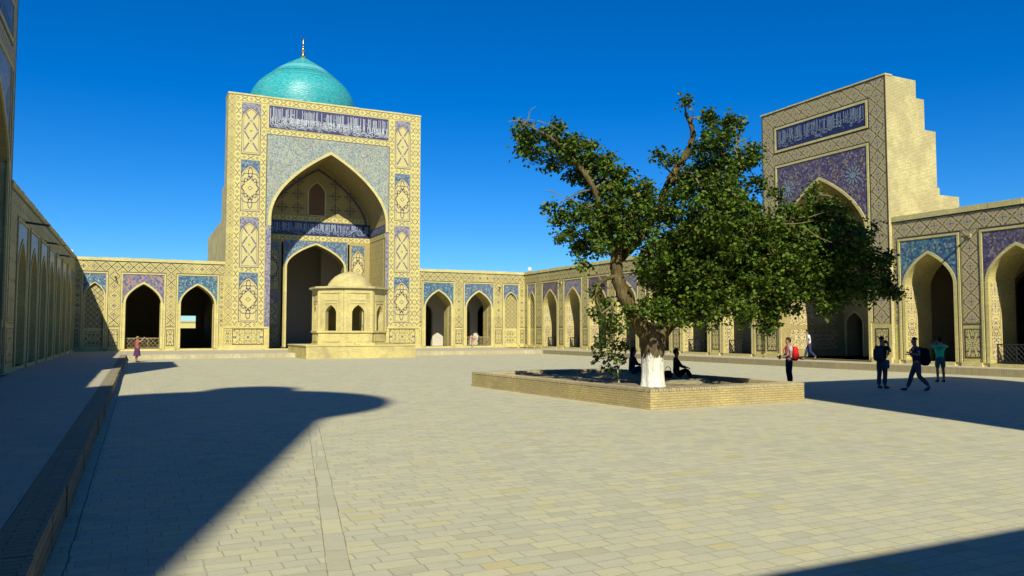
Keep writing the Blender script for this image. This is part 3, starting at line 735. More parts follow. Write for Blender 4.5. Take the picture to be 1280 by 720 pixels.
# rear wall of the deep hall
RB = FR('B', D+5.3)
IA, IS_, IH = 2.80, 8.3, 2.2; IC = 15.75
R = MB(); arch_wall(R, RB, 10.5, 21.3, .3, 19.2, 0, IC, IA, IS_, IH, .42, 1.2, 1.08, 1.9); R.build('rear_wall', 'brick_shaded', mp)
fl = MB(); fl.face([(10.4, D-.5, .42), (21.4, D-.5, .42), (21.4, D+20, .42), (10.4, D+20, .42)]); fl.build('floor', 'pave_walk', mp)
H_ = MB(); H_.box(10.3, 21.5, D+20, D+20.4, 0, 18); H_.box(10.1, 10.4, D+6.5, D+20, 0, 18); H_.box(21.4, 21.7, D+6.5, D+20, 0, 18); H_.box(10.1, 21.7, D+6.5, D+20.4, 18, 18.3)
f_box(H_, FR('B', D+15), 10.3, 13.0, .42, 18, -.4, 0); f_box(H_, FR('B', D+15), 18.3, 21.5, .42, 18, -.4, 0); H_.build('inner_hall', 'plaster', mp)
m = MB(); f_sheet(m, RB, 10.6, 21.13, 11.42, 12.78, .03); m.build('inscription_ground', 'ink', mp)
m = MB(); calligraphy(m, RB, 10.65, 21.08, 11.48, 12.7, .045, .10, .05, 5); m.build('inscription', 'pale_tile', mp)
cband(10.6, 21.13, 12.83, 13.33, 0, RB); cband(10.6, 21.13, 10.93, 11.36, 0, RB)
m = MB(); m.off = (IC, 9); spandrel(m, RB, IC, IA+.2, IS_, IH+.2, 12.62, 18.88, 10.86, .02, 1.08, 1.9); m.build('spandrel', 'mos_blue', mp)
m = MB(); arch_trim(m, RB, IC, IA, IS_, IH, .42, .2, .08, 1.08, 1.9); frame_u(m, RB, 12.40, 12.62, .5, 10.9, .2, .05); frame_u(m, RB, 18.88, 19.10, .5, 10.9, .2, .05); m.build('arch_trim', 'brick_trim', mp)
for u0, u1 in ((10.95, 12.2), (19.3, 20.6)):
    arched_panel(mp, RB, u0, u1, 6.0, 10.6, 'loop'); arched_panel(mp, RB, u0, u1, 2.6, 5.7, 'cross')
    m = MB(); m.off = ((u0+u1)/2, 1.5); f_sheet(m, RB, u0, u1, .9, 2.3, .014); m.build('dado_panel', 'maze', mp)
# upper window of the hall
m = MB(); arch_trim(m, RB, IC, .78, 15.6, 1.1, 13.35, .14, .08); f_box(m, RB, IC-.95, IC+.95, 13.36, 13.46, -.02, .08); m.build('window_frame', 'brick_trim', mp)
m = MB(); arch_fill(m, RB, IC, .78, 15.6, 1.1, 13.4, .015); m.build('window_screen', 'screen', mp)
m = MB()
for cx_ in (12.4, 13.9, 17.6, 19.1):
    for cz in (14.1, 15.5) if abs(cx_-IC) > 2.5 else (14.1, 15.5, 16.7):
        f_strip(m, RB, [(cx_-.6, cz), (cx_+.6, cz)], .12, .02); f_strip(m, RB, [(cx_, cz-.6), (cx_, cz+.6)], .12, .021)
        f_strip(m, RB, [(cx_+.38*math.cos(t_), cz+.38*math.sin(t_)) for t_ in np.linspace(0, 5.5, 8)], .07, .022, True)
m.build('strapwork', m_plain('faded strapwork', (.17, .13, .07), .7), mp)
cv = curve(CX, MA-.35, MS, MH-.35, MPp, MQ); m = MB(); f_strip(m, RB, cv, .22, .03); m.build('vault_rib', 'line', mp)
# bands running round the side walls of the hall
for x, sg in ((CX-MA+.015, 1), (CX+MA-.015, -1)):
    S_ = FR('L' if sg == 1 else 'R', x)
    m = MB(); f_sheet(m, S_, D-.2, D+5.25, 11.42, 12.2, .02); m.build('inscription_ground', 'ink2', mp)
    m = MB(); calligraphy(m, S_, D-.1, D+5.2, 11.46, 12.16, .03, .1, .045, 9); m.build('inscription', 'pale_tile', mp)
    cband(D-.2, D+5.25, 10.93, 11.36, 0, S_)
    m = MB(); m.off = (D+2.6, 6); f_sheet(m, S_, D+.3, D+4.9, 2.6, 10.8, .01); m.build('side_panel', 'lat_portal', mp)
    m = MB(); m.off = (D+2.6, 1.5); f_sheet(m, S_, D+.3, D+4.9, .9, 2.2, .01); m.build('dado_panel', 'maze2', mp)
T.build('trim', 'brick_trim', mp); L.build('outline', 'line_dk', mp)
# steps into the hall
stp = MB(); stp.box(10.0, 21.6, D-1.0, D-.45, .3, .44); tag(stp.build('step', 'brick_trim'), 'low brick step below the great arch of the domed portal', 'step')
# ------------------------------------------------------------------ dome
dm = thing('turquoise_dome', 'turquoise glazed dome with gilded finial above the tall portal', 'dome', (15.8, 86, 20))
m = MB(); prof = [(5.5, 24.0), (5.58, 25.5), (5.62, 26.5), (5.55, 27.3), (5.32, 27.95), (4.9, 28.65), (4.25, 29.32), (3.5, 29.98), (2.65, 30.66), (1.75, 31.28), (.9, 31.8), (.35, 32.12), (.02, 32.32)]
pr_s = []
for i in range(len(prof)-1):
    for k in range(3): t_ = k/3; pr_s.append((prof[i][0]*(1-t_)+prof[i+1][0]*t_, prof[i][1]*(1-t_)+prof[i+1][1]*t_))
pr_s.append(prof[-1]); m.lathe((15.8, 86, 0), pr_s, 72); m.build('dome_shell', 'dome', dm, True)
m = MB(); m.lathe((15.8, 86, 0), [(5.6, 12.0), (5.6, 23.9), (5.95, 23.9), (5.95, 24.1), (5.7, 24.1)], 48); m.build('drum', 'mos_blue', dm)
fi = MB(); fi.lathe((15.8, 86, 32.15), [(.05, 0), (.2, .1), (.26, .3), (.2, .5), (.06, .62), (.05, .75), (.15, .88), (.18, 1.0), (.12, 1.15), (.04, 1.25), (.04, 1.5), (.09, 1.58), (.04, 1.7), (.03, 2.2)], 14); fob = fi.build('finial', 'gold', dm, True)
cr = MB(); cpts = [(15.8+.26*math.sin(t_), 86, 34.55+.26*-math.cos(t_)) for t_ in np.linspace(-2.3, 2.3, 16)]
cr.tube([(p[0], p[1], p[2]) for p in cpts], [.01+.035*math.sin(math.pi*k/15) for k in range(16)], 6)
co = cr.build('crescent', 'iron', dm); co.parent = fob; co.location = (0, 0, 0)
# base block of the domed hall behind the portal
bb = MB(); bb.box(9.3, 22.3, 78.6, 93, 18.5, 21.0); bb.build('base_block', 'brick_plain', dm)
# ------------------------------------------------------------------ side portals
def side_portal(fr, sgn, name, label, u1=37.46, proud=.22):
    """low tiled portal on a long side; sgn = direction in which depth grows in x"""
    root = thing(name, label, 'portal', fr(32.85, 0, 0))
    u0, zt = 28.24, 15.85; c = (u0+u1)/2
    f2 = FR(fr.k, fr.b-sgn*proud)
    a, s, h = 3.2, 7.3, 3.6
    W = MB(); VA = MB(); arch_wall(W, f2, u0, u1, 0, zt, 0, c, a, s, h, .42, 5.5, 1.06, 1.95, VA); VA.build('vault', 'brick_shaded', root); W.build('wall', 'brick', root)
    X = lambda d: fr.b+sgn*d
    S2 = MB()
    def bx(d0, d1, y0, y1, z0, z1): S2.box(min(X(d0), X(d1)), max(X(d0), X(d1)), y0, y1, z0, z1)
    def poly_slab(y0, y1):
        bx(-proud+.003, 2.2, y0, y1, 0, zt-.003); bx(2.2, 2.85, y0, y1, 0, 14.85); bx(2.85, 3.75, y0, y1, 0, 13.15); bx(3.75, 3.95, y0, y1, 0, 10.0); bx(3.95, 5.6, y0, y1, 0, 9.6)
    poly_slab(u0, u0+1.2); poly_slab(u1-1.2, u1)
    bx(-proud+.003, 2.2, u0+1.2, u1-1.2, 11.3, zt-.003); bx(2.2, 3.7, u0+1.2, u1-1.2, 11.2, 11.6)
    S2.build('buttress', 'brick_plain', root)
    T, L = MB(), MB()
    CO = MB(); coping(CO, f2, u0-.03, u1+.03, zt-.03, zt+.06, -.5, .06, 9); CO.build('coping', 'brick_trim', root)
    # lattice bands
    lt = MB(); lt.off = (c, 0)
    def band(x0, x1, v0, v1, off):
        m = MB(); m.off = off; f_sheet(m, f2, x0, x1, v0, v1, .012); m.build('lattice_band', 'lat_right', root)
    band(u0+.12, u0+1.08, 2.45, zt-.12, (u0+.6, .2)); band(u1-1.08, u1-.12, 2.45, zt-.12, (u1-.6, .2))
    band(u0+1.08, u1-1.08, 14.85, zt-.12, (c, 15.3)); band(u0+1.08, u1-1.08, 12.42, 13.1, (c, 12.76))
    frame_u(L, f2, u0+.02, u1-.02, 2.4, zt-.02, .06, .02)
    i0, i1 = u0+1.15, u1-1.15
    frame_u(T, f2, i0, i1, 13.2, 14.78, .13, .06, True); frame_u(T, f2, i0, i1, 2.5, 12.36, .13, .06)
    for (v0, v1) in ((13.12, 14.86), (12.36, 12.42)): pass
    frame_u(L, f2, i0-.06, i1+.06, 13.13, 14.85, .05, .03, True); frame_u(L, f2, i0-.06, i1+.06, 2.5, 12.43, .05, .03)
    m = MB(); f_sheet(m, f2, i0+.13, i1-.13, 13.33, 14.65, .03); m.build('inscription_ground', 'ink', root)
    m = MB(); calligraphy(m, f2, i0+.2, i1-.2, 13.38, 14.6, .045, .085, .032, 21); m.build('inscription', 'pale_tile', root)
    t = .17
    m = MB(); m.off = (c, 9); spandrel(m, f2, c, a+t, s, h+t, i0+.13, i1-.13, 12.23, .02, 1.06, 1.95); m.build('spandrel', 'mos_violet', root)
    for sg in (-1, 1):
        m = MB(); cc = (c+sg*2.4, 10.75)
        for k in range(12):
            t0 = k*math.pi/6; m.face([f2(cc[0]+.5*math.cos(t0+q)*r_, cc[1]+.5*math.sin(t0+q)*r_, .035) for q, r_ in ((-.16, .55), (0, .45), (.16, .55), (.13, 1.0), (0, 1.12), (-.13, 1.0))])
        m.face([f2(cc[0]+.2*math.cos(q), cc[1]+.2*math.sin(q), .035) for q in np.linspace(0, 5.7, 11)])
        m.build('rosette', m_plain('faded star tile', (.20, .24, .28), .5, .5, .4, scale=14), root)
    m = MB(); arch_trim(m, f2, c, a, s, h, .42, t, .07, 1.06, 1.95); m.build('arch_trim', 'brick_trim', root)
    for uc in (u0+.6, u1-.6):
        m = MB(); m.off = (uc, 1.38); f_sheet(m, f2, uc-.36, uc+.36, .82, 2.1, .014); m.build('dado_panel', 'maze', root)
        frame_u(L, f2, uc-.42, uc+.42, .76, 2.16, .05, .02, True)
        f_box(T, f2, uc-.62, uc+.62, .3, .62, -.02, .12)
    # rear wall of the recess
    r2 = FR(fr.k, X(5.2)); R = MB()
    arch_wall(R, r2, c-1.55, c+1.55, .3, 12, 0, c, 1.15, 4.2, 1.3, .42, 1.0)
    arch_wall(R, r2, c+1.55, c+3.3, .3, 12, 0, c+2.35, .62, 2.5, .7, .42, 1.0); arch_wall(R, r2, c-3.3, c-1.55, .3, 12, 0, c-2.35, .62, 2.5, .7, .42, 1.0)
    R.build('rear_wall', 'brick_shaded', root)
    m = MB(); arch_trim(m, r2, c+2.35, .62, 2.5, .7, .42, .1, .05); arch_trim(m, r2, c-2.35, .62, 2.5, .7, .42, .1, .05); arch_trim(m, r2, c, 1.15, 4.2, 1.3, .42, .12, .05); m.build('arch_trim', 'brick_trim', root)
    for sg in (-1, 1):
        y = c+sg*(a-.012)
        for (v0, v1) in ((.85, 2.1), (2.4, 4.6), (4.9, 7.0)):
            m = MB(); m.face([(X(d_), y, v_) for d_, v_ in ((.5, v0), (4.6, v0), (4.6, v1), (.5, v1))])
            m.build('reveal_panel', 'reveal', root)
    m = MB(); m.face([(X(-.3), c-a, .42), (X(-.3), c+a, .42), (X(9), c+a, .42), (X(9), c-a, .42)]); m.build('floor', 'pave_walk', root)
    m = MB(); xs_ = sorted((X(6.2), X(10))); 
    m.box(min(X(9.7), X(10)), max(X(9.7), X(10)), c-3.5, c+3.5, 0, 7.6); m.box(*xs_, c-3.6, c-3.3, 0, 7.6); m.box(*xs_, c+3.3, c+3.6, 0, 7.6); m.box(*sorted((X(5.3), X(10))), c-3.6, c+3.6, 7.4, 7.7)
    m.build('inner_room', 'brick_in', root)
    T.build('trim', 'brick_trim', root); L.build('outline', 'line_dk', root)
    return root
side_portal(RIGHT, 1, 'portal', 'violet tiled portal behind the tree with a stepped plain brick flank')
side_portal(LEFT, -1, 'portal', 'dark tiled portal cut by the left photo edge', 36.3, .03)
# ------------------------------------------------------------------ buildings behind the viewer whose shadows cross the court
ep = thing('portal', 'tall entrance portal behind the camera that shades the right of the court', 'portal', (16, YE, 0))
m = MB()
pl = [(12.9, 0), (23.0, 0), (23.0, 22.6), (9.9, 22.6)]
for y in (YE+.05, YE-1.6): m.face([(x, y, z) for x, z in pl])
for i in range(4):
    (x0, z0), (x1, z1) = pl[i], pl[(i+1) % 4]; m.face([(x0, YE+.05, z0), (x1, YE+.05, z1), (x1, YE-1.6, z1), (x0, YE-1.6, z0)])
m.build('wall', 'brick', ep); m = MB(); m.box(12.5, 20.5, YE+.05, YE+.12, 3, 12); m.build('panel', 'mos_blue', ep)
mn = thing('minaret', 'round brick minaret behind the camera whose shadow falls across the paving', 'minaret', (-14.25, -23.2, 0))
H0 = 38.0
m = MB(); m.lathe((-14.25, -23.2, 0), [(4.3, 0), (3.55, H0-3), (3.7, H0-2.4), (4.3, H0-1.2), (4.95, H0-.3), (4.95, H0), (3.0, H0+.2), (2.4, H0+1.6), (1.7, H0+2.6), (1.5, H0+4.2), (.8, H0+4.8), (.01, H0+5.2)], 36); m.build('shaft', 'brick', mn)
m = MB(); m.lathe((-14.25, -23.2, 0), [(4.0, 14), (4.05, 14.1), (4.02, 15.2), (3.95, 15.3)], 36); m.build('glazed_ring', 'mos_teal', mn)
# far wall seen through the window of the left arcade
fw = thing('far_wall', 'pale wall seen through the opening in the second arch left of the portal', 'wall', (5, 112, 0))
m = MB(); m.box(-20, 30, 112, 112.6, 0, 3.1); m.build('wall', 'brick_trim', fw); m = MB(); m.box(-20, 30, 111.9, 112.7, 3.1, 3.3); m.build('coping', 'brick_plain', fw)
# ------------------------------------------------------------------ octagonal pavilion on its platform
pf = thing('pavilion_platform', 'low rectangular brick platform under the small octagonal pavilion', 'platform', (14.9, 60.2, 0))
m = MB(); m.box(10.85, 19.0, 56.2, 63.6, 0, .90); m.build('body', 'pav_brick', pf, bevel=.03)
m = MB(); m.box(10.80, 19.05, 56.15, 63.65, .90, .97); m.build('cap', 'brick_trim', pf, bevel=.015)
pv = thing('octagonal_pavilion', 'small eight sided brick pavilion with a low dome before the great arch', 'pavilion', (14.9, 60.1, .97))
AP = 2.64; SD = 2*AP*math.tan(math.pi/8); c8 = Vector((14.9, 60.1, 0))
bodyM, trimM, panM, innerM = MB(), MB(), MB(), MB()
class F8:
    def __init__(s, k, ap): t = k*math.pi/4; s.n = Vector((math.sin(t), -math.cos(t), 0)); s.t = Vector((math.cos(t), math.sin(t), 0)); s.ap = ap; s.k = 'E'
    def __call__(s, u, v, w=0): p = c8+s.n*(s.ap+w)+s.t*u; return (p.x, p.y, v)
def oct_ring(mb, ap0, ap1, z0, z1):
    k_ = 1/math.cos(math.pi/8)
    P8 = lambda ap, z: [(c8.x+ap*k_*math.sin(math.pi/8+i*math.pi/4), c8.y-ap*k_*math.cos(math.pi/8+i*math.pi/4), z) for i in range(8)]
    o0, o1, i0_, i1_ = P8(ap1, z0), P8(ap1, z1), P8(ap0, z0), P8(ap0, z1)
    for i in range(8):
        q = (i+1) % 8
        mb.face([o0[i], o0[q], o1[q], o1[i]]); mb.face([o1[i], o1[q], i1_[q], i1_[i]]); mb.face([o0[i], o0[q], i0_[q], i0_[i]])
for k in range(8):
    f8 = F8(k, AP); hs_ = SD/2
    arch_wall(bodyM, f8, -hs_, hs_, .97, 5.12, 0, 0, .47, 3.35, .62, 2.02, .38)
    fi8 = F8(k, AP-.38); h2 = (AP-.38)*math.tan(math.pi/8); arch_wall(innerM, fi8, -h2, h2, .97, 5.12, 0, 0, .47, 3.35, .62, 2.02, 0)
    def fb(mb, u0, u1, v0, v1, w0, w1):
        P_ = [f8(u, v, w_) for w_ in (w0, w1) for u, v in ((u0, v0), (u1, v0), (u1, v1), (u0, v1))]
        for q in ((4, 5, 6, 7), (0, 1, 5, 4), (1, 2, 6, 5), (2, 3, 7, 6), (3, 0, 4, 7)): mb.face([P_[i] for i in q])
    fb(trimM, -hs_+.02, -hs_+.22, 2.0, 5.12, -.01, .05); fb(trimM, hs_-.22, hs_-.02, 2.0, 5.12, -.01, .05)
    fb(trimM, -hs_+.22, hs_-.22, 4.85, 5.12, -.01, .05)
    # frame round the arch and the little panel above it
    for u in (-.62, .54): fb(trimM, u, u+.08, 2.02, 4.15, -.01, .04)
    fb(trimM, -.54, .54, 4.07, 4.15, -.01, .04)
    fb(panM, -.60, .60, 4.3, 4.75, -.01, .025); fb(panM, -hs_+.3, hs_-.3, 1.2, 1.78, -.01, .03)
    arch_trim(trimM, f8, 0, .47, 3.35, .62, 2.02, .06, .03)
oct_ring(trimM, AP-.1, AP+.10, 1.88, 2.02); oct_ring(trimM, AP-.1, AP+.06, .97, 1.10)
bodyM.build('wall', 'pav_brick', pv); innerM.build('inner_wall', 'pav_brick', pv); trimM.build('trim', 'brick_trim', pv); panM.build('panel', 'brick_trim', pv)
m = MB(); oct_ring(m, 0.01, AP+.12, 5.12, 5.22); oct_ring(m, 0.01, AP+.26, 5.22, 5.36); m.build('cornice', 'brick_plain', pv)
m = MB(); m.lathe((c8.x, c8.y, 5.36), [(1.80, 0), (1.80, .06), (1.72, .10), (1.64, .3), (1.42, .6), (1.15, .87), (.8, 1.08), (.42, 1.22), (.12, 1.29), (.01, 1.31)], 40); m.build('dome', 'pav_brick', pv, True)
m = MB()
for y, ln in ((57.25, 1.5), (57.02, 1.1)): m.box(14.95-ln/2+.4, 14.95+ln/2+.4, y-.2, y+.2, .97, 1.12 if ln > 1.2 else 1.05)
m.build('step', 'white_tile' if False else 'brick_trim', pv)
# ------------------------------------------------------------------ helpers to place things where the rays of the photograph meet the ground
RT = Vector((math.cos(AZ), -math.sin(AZ), 0)); FW = Vector((math.sin(AZ)*math.cos(PITCH), math.cos(AZ)*math.cos(PITCH), math.sin(PITCH))); UP = RT.cross(FW)
def ray(x, y): return FW+RT*((x-640)/F_PX)-UP*((y-360)/F_PX)
def at_depth(x, y, d): return EYE+ray(x, y)*d
def on_ground(x, y, z=0.0): r = ray(x, y); return EYE+r*((z-EYE.z)/r.z)
# ------------------------------------------------------------------ planter
pc = [Vector(p) for p in ((11.95, 16.55, 0), (17.55, 16.75, 0), (17.2, 26.6, 0), (11.15, 26.5, 0))]
PH = .53
pt = thing('planter', 'low rectangular planter of yellow brick round the big tree', 'planter', (14.5, 21.5, 0))
cen = sum(pc, Vector())/4
pin = [p+(cen-p).normalized()*.62 for p in pc]
m = MB(); mt_ = MB()
def wallq(mb, a, b, z0, z1, n=24, jit=.0):
    L_ = (b-a).length
    for k in range(n):
        p, q = a+(b-a)*k/n, a+(b-a)*(k+1)/n
        mb.face([(p.x, p.y, z0), (q.x, q.y, z0), (q.x, q.y, z1), (p.x, p.y, z1)], [(L_*k/n, z0), (L_*(k+1)/n, z0), (L_*(k+1)/n, z1), (L_*k/n, z1)])
for i in range(4):
    a, b, c_, d_ = pc[i], pc[(i+1) % 4], pin[(i+1) % 4], pin[i]
    wallq(m, a, b, 0, PH-.075); wallq(m, d_, c_, .2, PH-.075); m.face([(q.x, q.y, PH-.075) for q in (a, b, c_, d_)])
m.build('wall', 'planter', pt)
rim = []
r_ = random.Random(4)
for i in range(4):    # header course of bricks on edge, each slightly off
    a, b, c_, d_ = pc[i], pc[(i+1) % 4], pin[(i+1) % 4], pin[i]
    n = int((b-a).length/.085)
    for k in range(n):
        t0, t1 = (k+.06)/n, (k+.94)/n; dz = r_.uniform(-.006, .006); o = (a-cen).normalized()*0
        out = Vector(((b-a).y, -(b-a).x, 0)).normalized()*(r_.uniform(.0, .012)+.004)
        P_ = [a.lerp(b, t0)+out, a.lerp(b, t1)+out, d_.lerp(c_, t1), d_.lerp(c_, t0)]
        z1 = PH+dz; z0 = PH-.072
        mt_.face([(p.x, p.y, z1) for p in P_])
        for q in range(4):
            A_, B_ = P_[q], P_[(q+1) % 4]; mt_.face([(A_.x, A_.y, z0), (B_.x, B_.y, z0), (B_.x, B_.y, z1), (A_.x, A_.y, z1)], [(.02, .02), (.08, .02), (.08, .06), (.02, .06)])
mt_.build('rim', m_brick('planter rim brick', (.44, .37, .22), 2, 2, .2, .5, bmp=.4), pt)
sm = bmesh.new(); G_ = 26; vs = []
for i in range(G_+1):
    for k in range(G_+1):
        s_, t_ = i/G_, k/G_; p = pin[0].lerp(pin[1], s_).lerp(pin[3].lerp(pin[2], s_), t_)
        e = min(s_, 1-s_, t_, 1-t_)
        vs.append(sm.verts.new((p.x, p.y, .40+(.05*min(1, e*5))+random.uniform(-.018, .018)*(e > 0))))
for i in range(G_):
    for k in range(G_): sm.faces.new((vs[i*(G_+1)+k], vs[(i+1)*(G_+1)+k], vs[(i+1)*(G_+1)+k+1], vs[i*(G_+1)+k+1]))
me = bpy.data.meshes.new('soil'); sm.to_mesh(me); sm.free(); me.materials.append(M['soil']); me.uv_layers.new(name='UVMap')
tag(bpy.data.objects.new('soil', me), None, None, None, 'structure'); COL.objects.link(bpy.data.objects['soil'])
# rough stones beside the trunk
for i, (x, y, s_, lab) in enumerate(((15.0, 19.0, .42, 'flat grey stone right of the whitewashed trunk'), (15.75, 19.35, .30, 'smaller flat stone at the feet of the right seated person'))):
    bm = bmesh.new(); bmesh.ops.create_icosphere(bm, subdivisions=3, radius=1)
    for v in bm.verts:
        n_ = .12*math.sin(v.co.x*5+i)+.1*math.cos(v.co.y*7); v.co *= 1+n_; v.co.x *= s_*1.5; v.co.y *= s_; v.co.z *= .13; v.co.z = min(v.co.z, .09)
    me = bpy.data.meshes.new('stone'); bm.to_mesh(me); bm.free(); me.materials.append(M.setdefault('stone', m_plain('stone', (.24, .21, .13), .9, scale=9)))
    o = bpy.data.objects.new('flat_stone', me); COL.objects.link(o); o.location = (x, y, .46); tag(o, lab, 'stone')
# ------------------------------------------------------------------ leaves
def leaves_mesh(name, pts, size, mat, parent, droop=.35):
    n = len(pts); P_ = np.array(pts)
    nrm = rng.normal(size=(n, 3)); nrm[:, 2] = np.abs(nrm[:, 2])+.45; nrm /= np.linalg.norm(nrm, axis=1)[:, None]
    t = rng.normal(size=(n, 3)); t[:, 2] -= droop*2; t -= (t*nrm).sum(1)[:, None]*nrm; t /= np.linalg.norm(t, axis=1)[:, None]
    s = np.cross(nrm, t); L = size*rng.uniform(.6, 1.25, n)[:, None]; W_ = L*.42
    # six point leaf folded along its midrib
    v = np.stack([P_, P_+t*L*.35+s*W_+nrm*L*.10, P_+t*L*.78+s*W_*.7+nrm*L*.06, P_+t*L*1.08-nrm*L*.05, P_+t*L*.78-s*W_*.7+nrm*L*.06, P_+t*L*.35-s*W_+nrm*L*.10], 1).reshape(-1, 3)
    me = bpy.data.meshes.new(name); me.vertices.add(len(v)); me.vertices.foreach_set('co', v.astype(np.float32).ravel())
    base = np.arange(n)*6
    f = np.concatenate([np.stack([base, base+1, base+2, base+3], 1), np.stack([base, base+3, base+4, base+5], 1)])
    me.loops.add(f.size); me.loops.foreach_set('vertex_index', f.ravel().astype(np.int32))
    me.polygons.add(len(f)); me.polygons.foreach_set('loop_start', (np.arange(len(f))*4).astype(np.int32)); me.polygons.foreach_set('loop_total', np.full(len(f), 4, dtype=np.int32))
    me.update(calc_edges=True); me.materials.append(M[mat])
    o = bpy.data.objects.new(name, me); COL.objects.link(o); o.parent = parent; o.location = -Vector(parent.location); return o
TD = 21.85; PXM = TD/F_PX
def tp(x, y, d=0): return at_depth(x, y, TD+d)
TREE0 = on_ground(817, 484, .40); TD = (TREE0-EYE).dot(FW)+.05; PXM = TD/F_PX
tree = thing('mulberry_tree', 'large leaning shade tree with whitewashed trunk growing in the brick planter', 'tree', (TREE0.x, TREE0.y, .40))
tree_root = tree
def spath(pts, n=5):
    """smooth path through (point, radius)"""
    P_ = [p for p, r in pts]; Rr = [r for p, r in pts]; o, ro = [], []
    for i in range(len(P_)-1):
        p0, p1, p2, p3 = P_[max(0, i-1)], P_[i], P_[i+1], P_[min(len(P_)-1, i+2)]
        for k in range(n):
            t = k/n; o.append(.5*((2*p1)+(-p0+p2)*t+(2*p0-5*p1+4*p2-p3)*t*t+(-p0+3*p1-3*p2+p3)*t*t*t)); ro.append(Rr[i]*(1-t)+Rr[i+1]*t)
    o.append(P_[-1]); ro.append(Rr[-1]); return o, ro
def bumpy(mb, pts, n=12, amp=.10, seed=0):
    o, ro = spath(pts, 6); mb.tube(o, [r*(1+amp*math.sin(i*1.7+seed)*.6) for i, r in enumerate(ro)], n)
m = MB()
t0 = Vector((TREE0.x, TREE0.y, .36)); 
prof = [(t0, .40), (t0+Vector((0, 0, .18)), .345), (tp(817, 465), .315), (tp(817, 445), .315), (tp(817, 430), .35), (tp(815, 416), .33), (tp(812, 404), .22)]
# fluted trunk
o_, r__ = spath(prof, 6); NN = 28; rings = []
for i, (p, r) in enumerate(zip(o_, r__)):
    rings.append([(p.x+r*(1+.09*math.sin(3*t+1)+.06*math.sin(7*t+i*.15)+.03*math.sin(11*t))*math.cos(t), p.y+r*(1+.09*math.sin(3*t+1)+.06*math.sin(7*t+i*.15)+.03*math.sin(11*t))*math.sin(t), p.z) for t in [2*math.pi*k/NN for k in range(NN)]])
i0 = 0; m.v = [q for R_ in rings for q in R_]
for i in range(len(rings)-1):
    for k in range(NN): a_, b_ = i*NN+k, i*NN+(k+1) % NN; m.f.append((a_, b_, b_+NN, a_+NN)); m.uv += [(0, 0)]*4
m.build('trunk', 'wbark', tree, True)
limbs = [
 [(816, 432, 0, .27), (797, 400, -.1, .235), (780, 370, -.2, .20), (771, 340, -.2, .18), (772, 312, -.2, .17), (782, 285, -.1, .13), (800, 262, 0, .08), (812, 240, 0, .04)],
 [(772, 330, -.2, .14), (762, 300, -.3, .12), (752, 262, -.4, .10), (738, 228, -.5, .08), (715, 198, -.5, .06), (688, 172, -.6, .04), (660, 158, -.6, .018), (640, 152, -.6, .008)],
 [(776, 322, -.1, .15), (797, 300, .1, .135), (818, 268, .2, .13), (832, 238, .3, .125), (845, 212, .3, .12), (858, 192, .3, .11), (866, 170, .2, .085), (863, 154, .2, .07), (857, 142, .2, .055)],
 [(818, 428, 0, .25), (840, 402, .5, .2), (878, 368, 1.0, .15), (930, 335, 1.2, .12), (990, 312, 1.0, .09), (1045, 318, .8, .06), (1100, 345, .6, .02)],
 [(818, 426, .1, .2), (838, 385, 1.0, .16), (868, 320, 1.6, .13), (890, 255, 1.5, .1), (900, 200, 1.0, .06), (905, 155, .6, .02)],
 [(820, 428, -.1, .2), (842, 392, .2, .15), (885, 350, .3, .12), (950, 315, .2, .09), (1010, 300, .1, .05), (1040, 300, .0, .02)],
 [(770, 345, -.2, .07), (752, 352, -.8, .05), (745, 368, -1.2, .03), (752, 392, -1.4, .015)],
 [(930, 335, 1.2, .08), (965, 290, 1.6, .06), (1000, 262, 1.5, .04), (1030, 240, 1.2, .015)],
 [(830, 235, .3, .06), (850, 225, .0, .05), (880, 205, -.3, .03), (920, 185, -.4, .012)],
]
skel = []
for i, L_ in enumerate(limbs):
    pts = [(tp(x, y, d), r) for x, y, d, r in L_]; m = MB(); bumpy(m, pts, 12, .12, i); m.build('limb', 'bark', tree, True)
    skel += spath(pts, 4)[0]
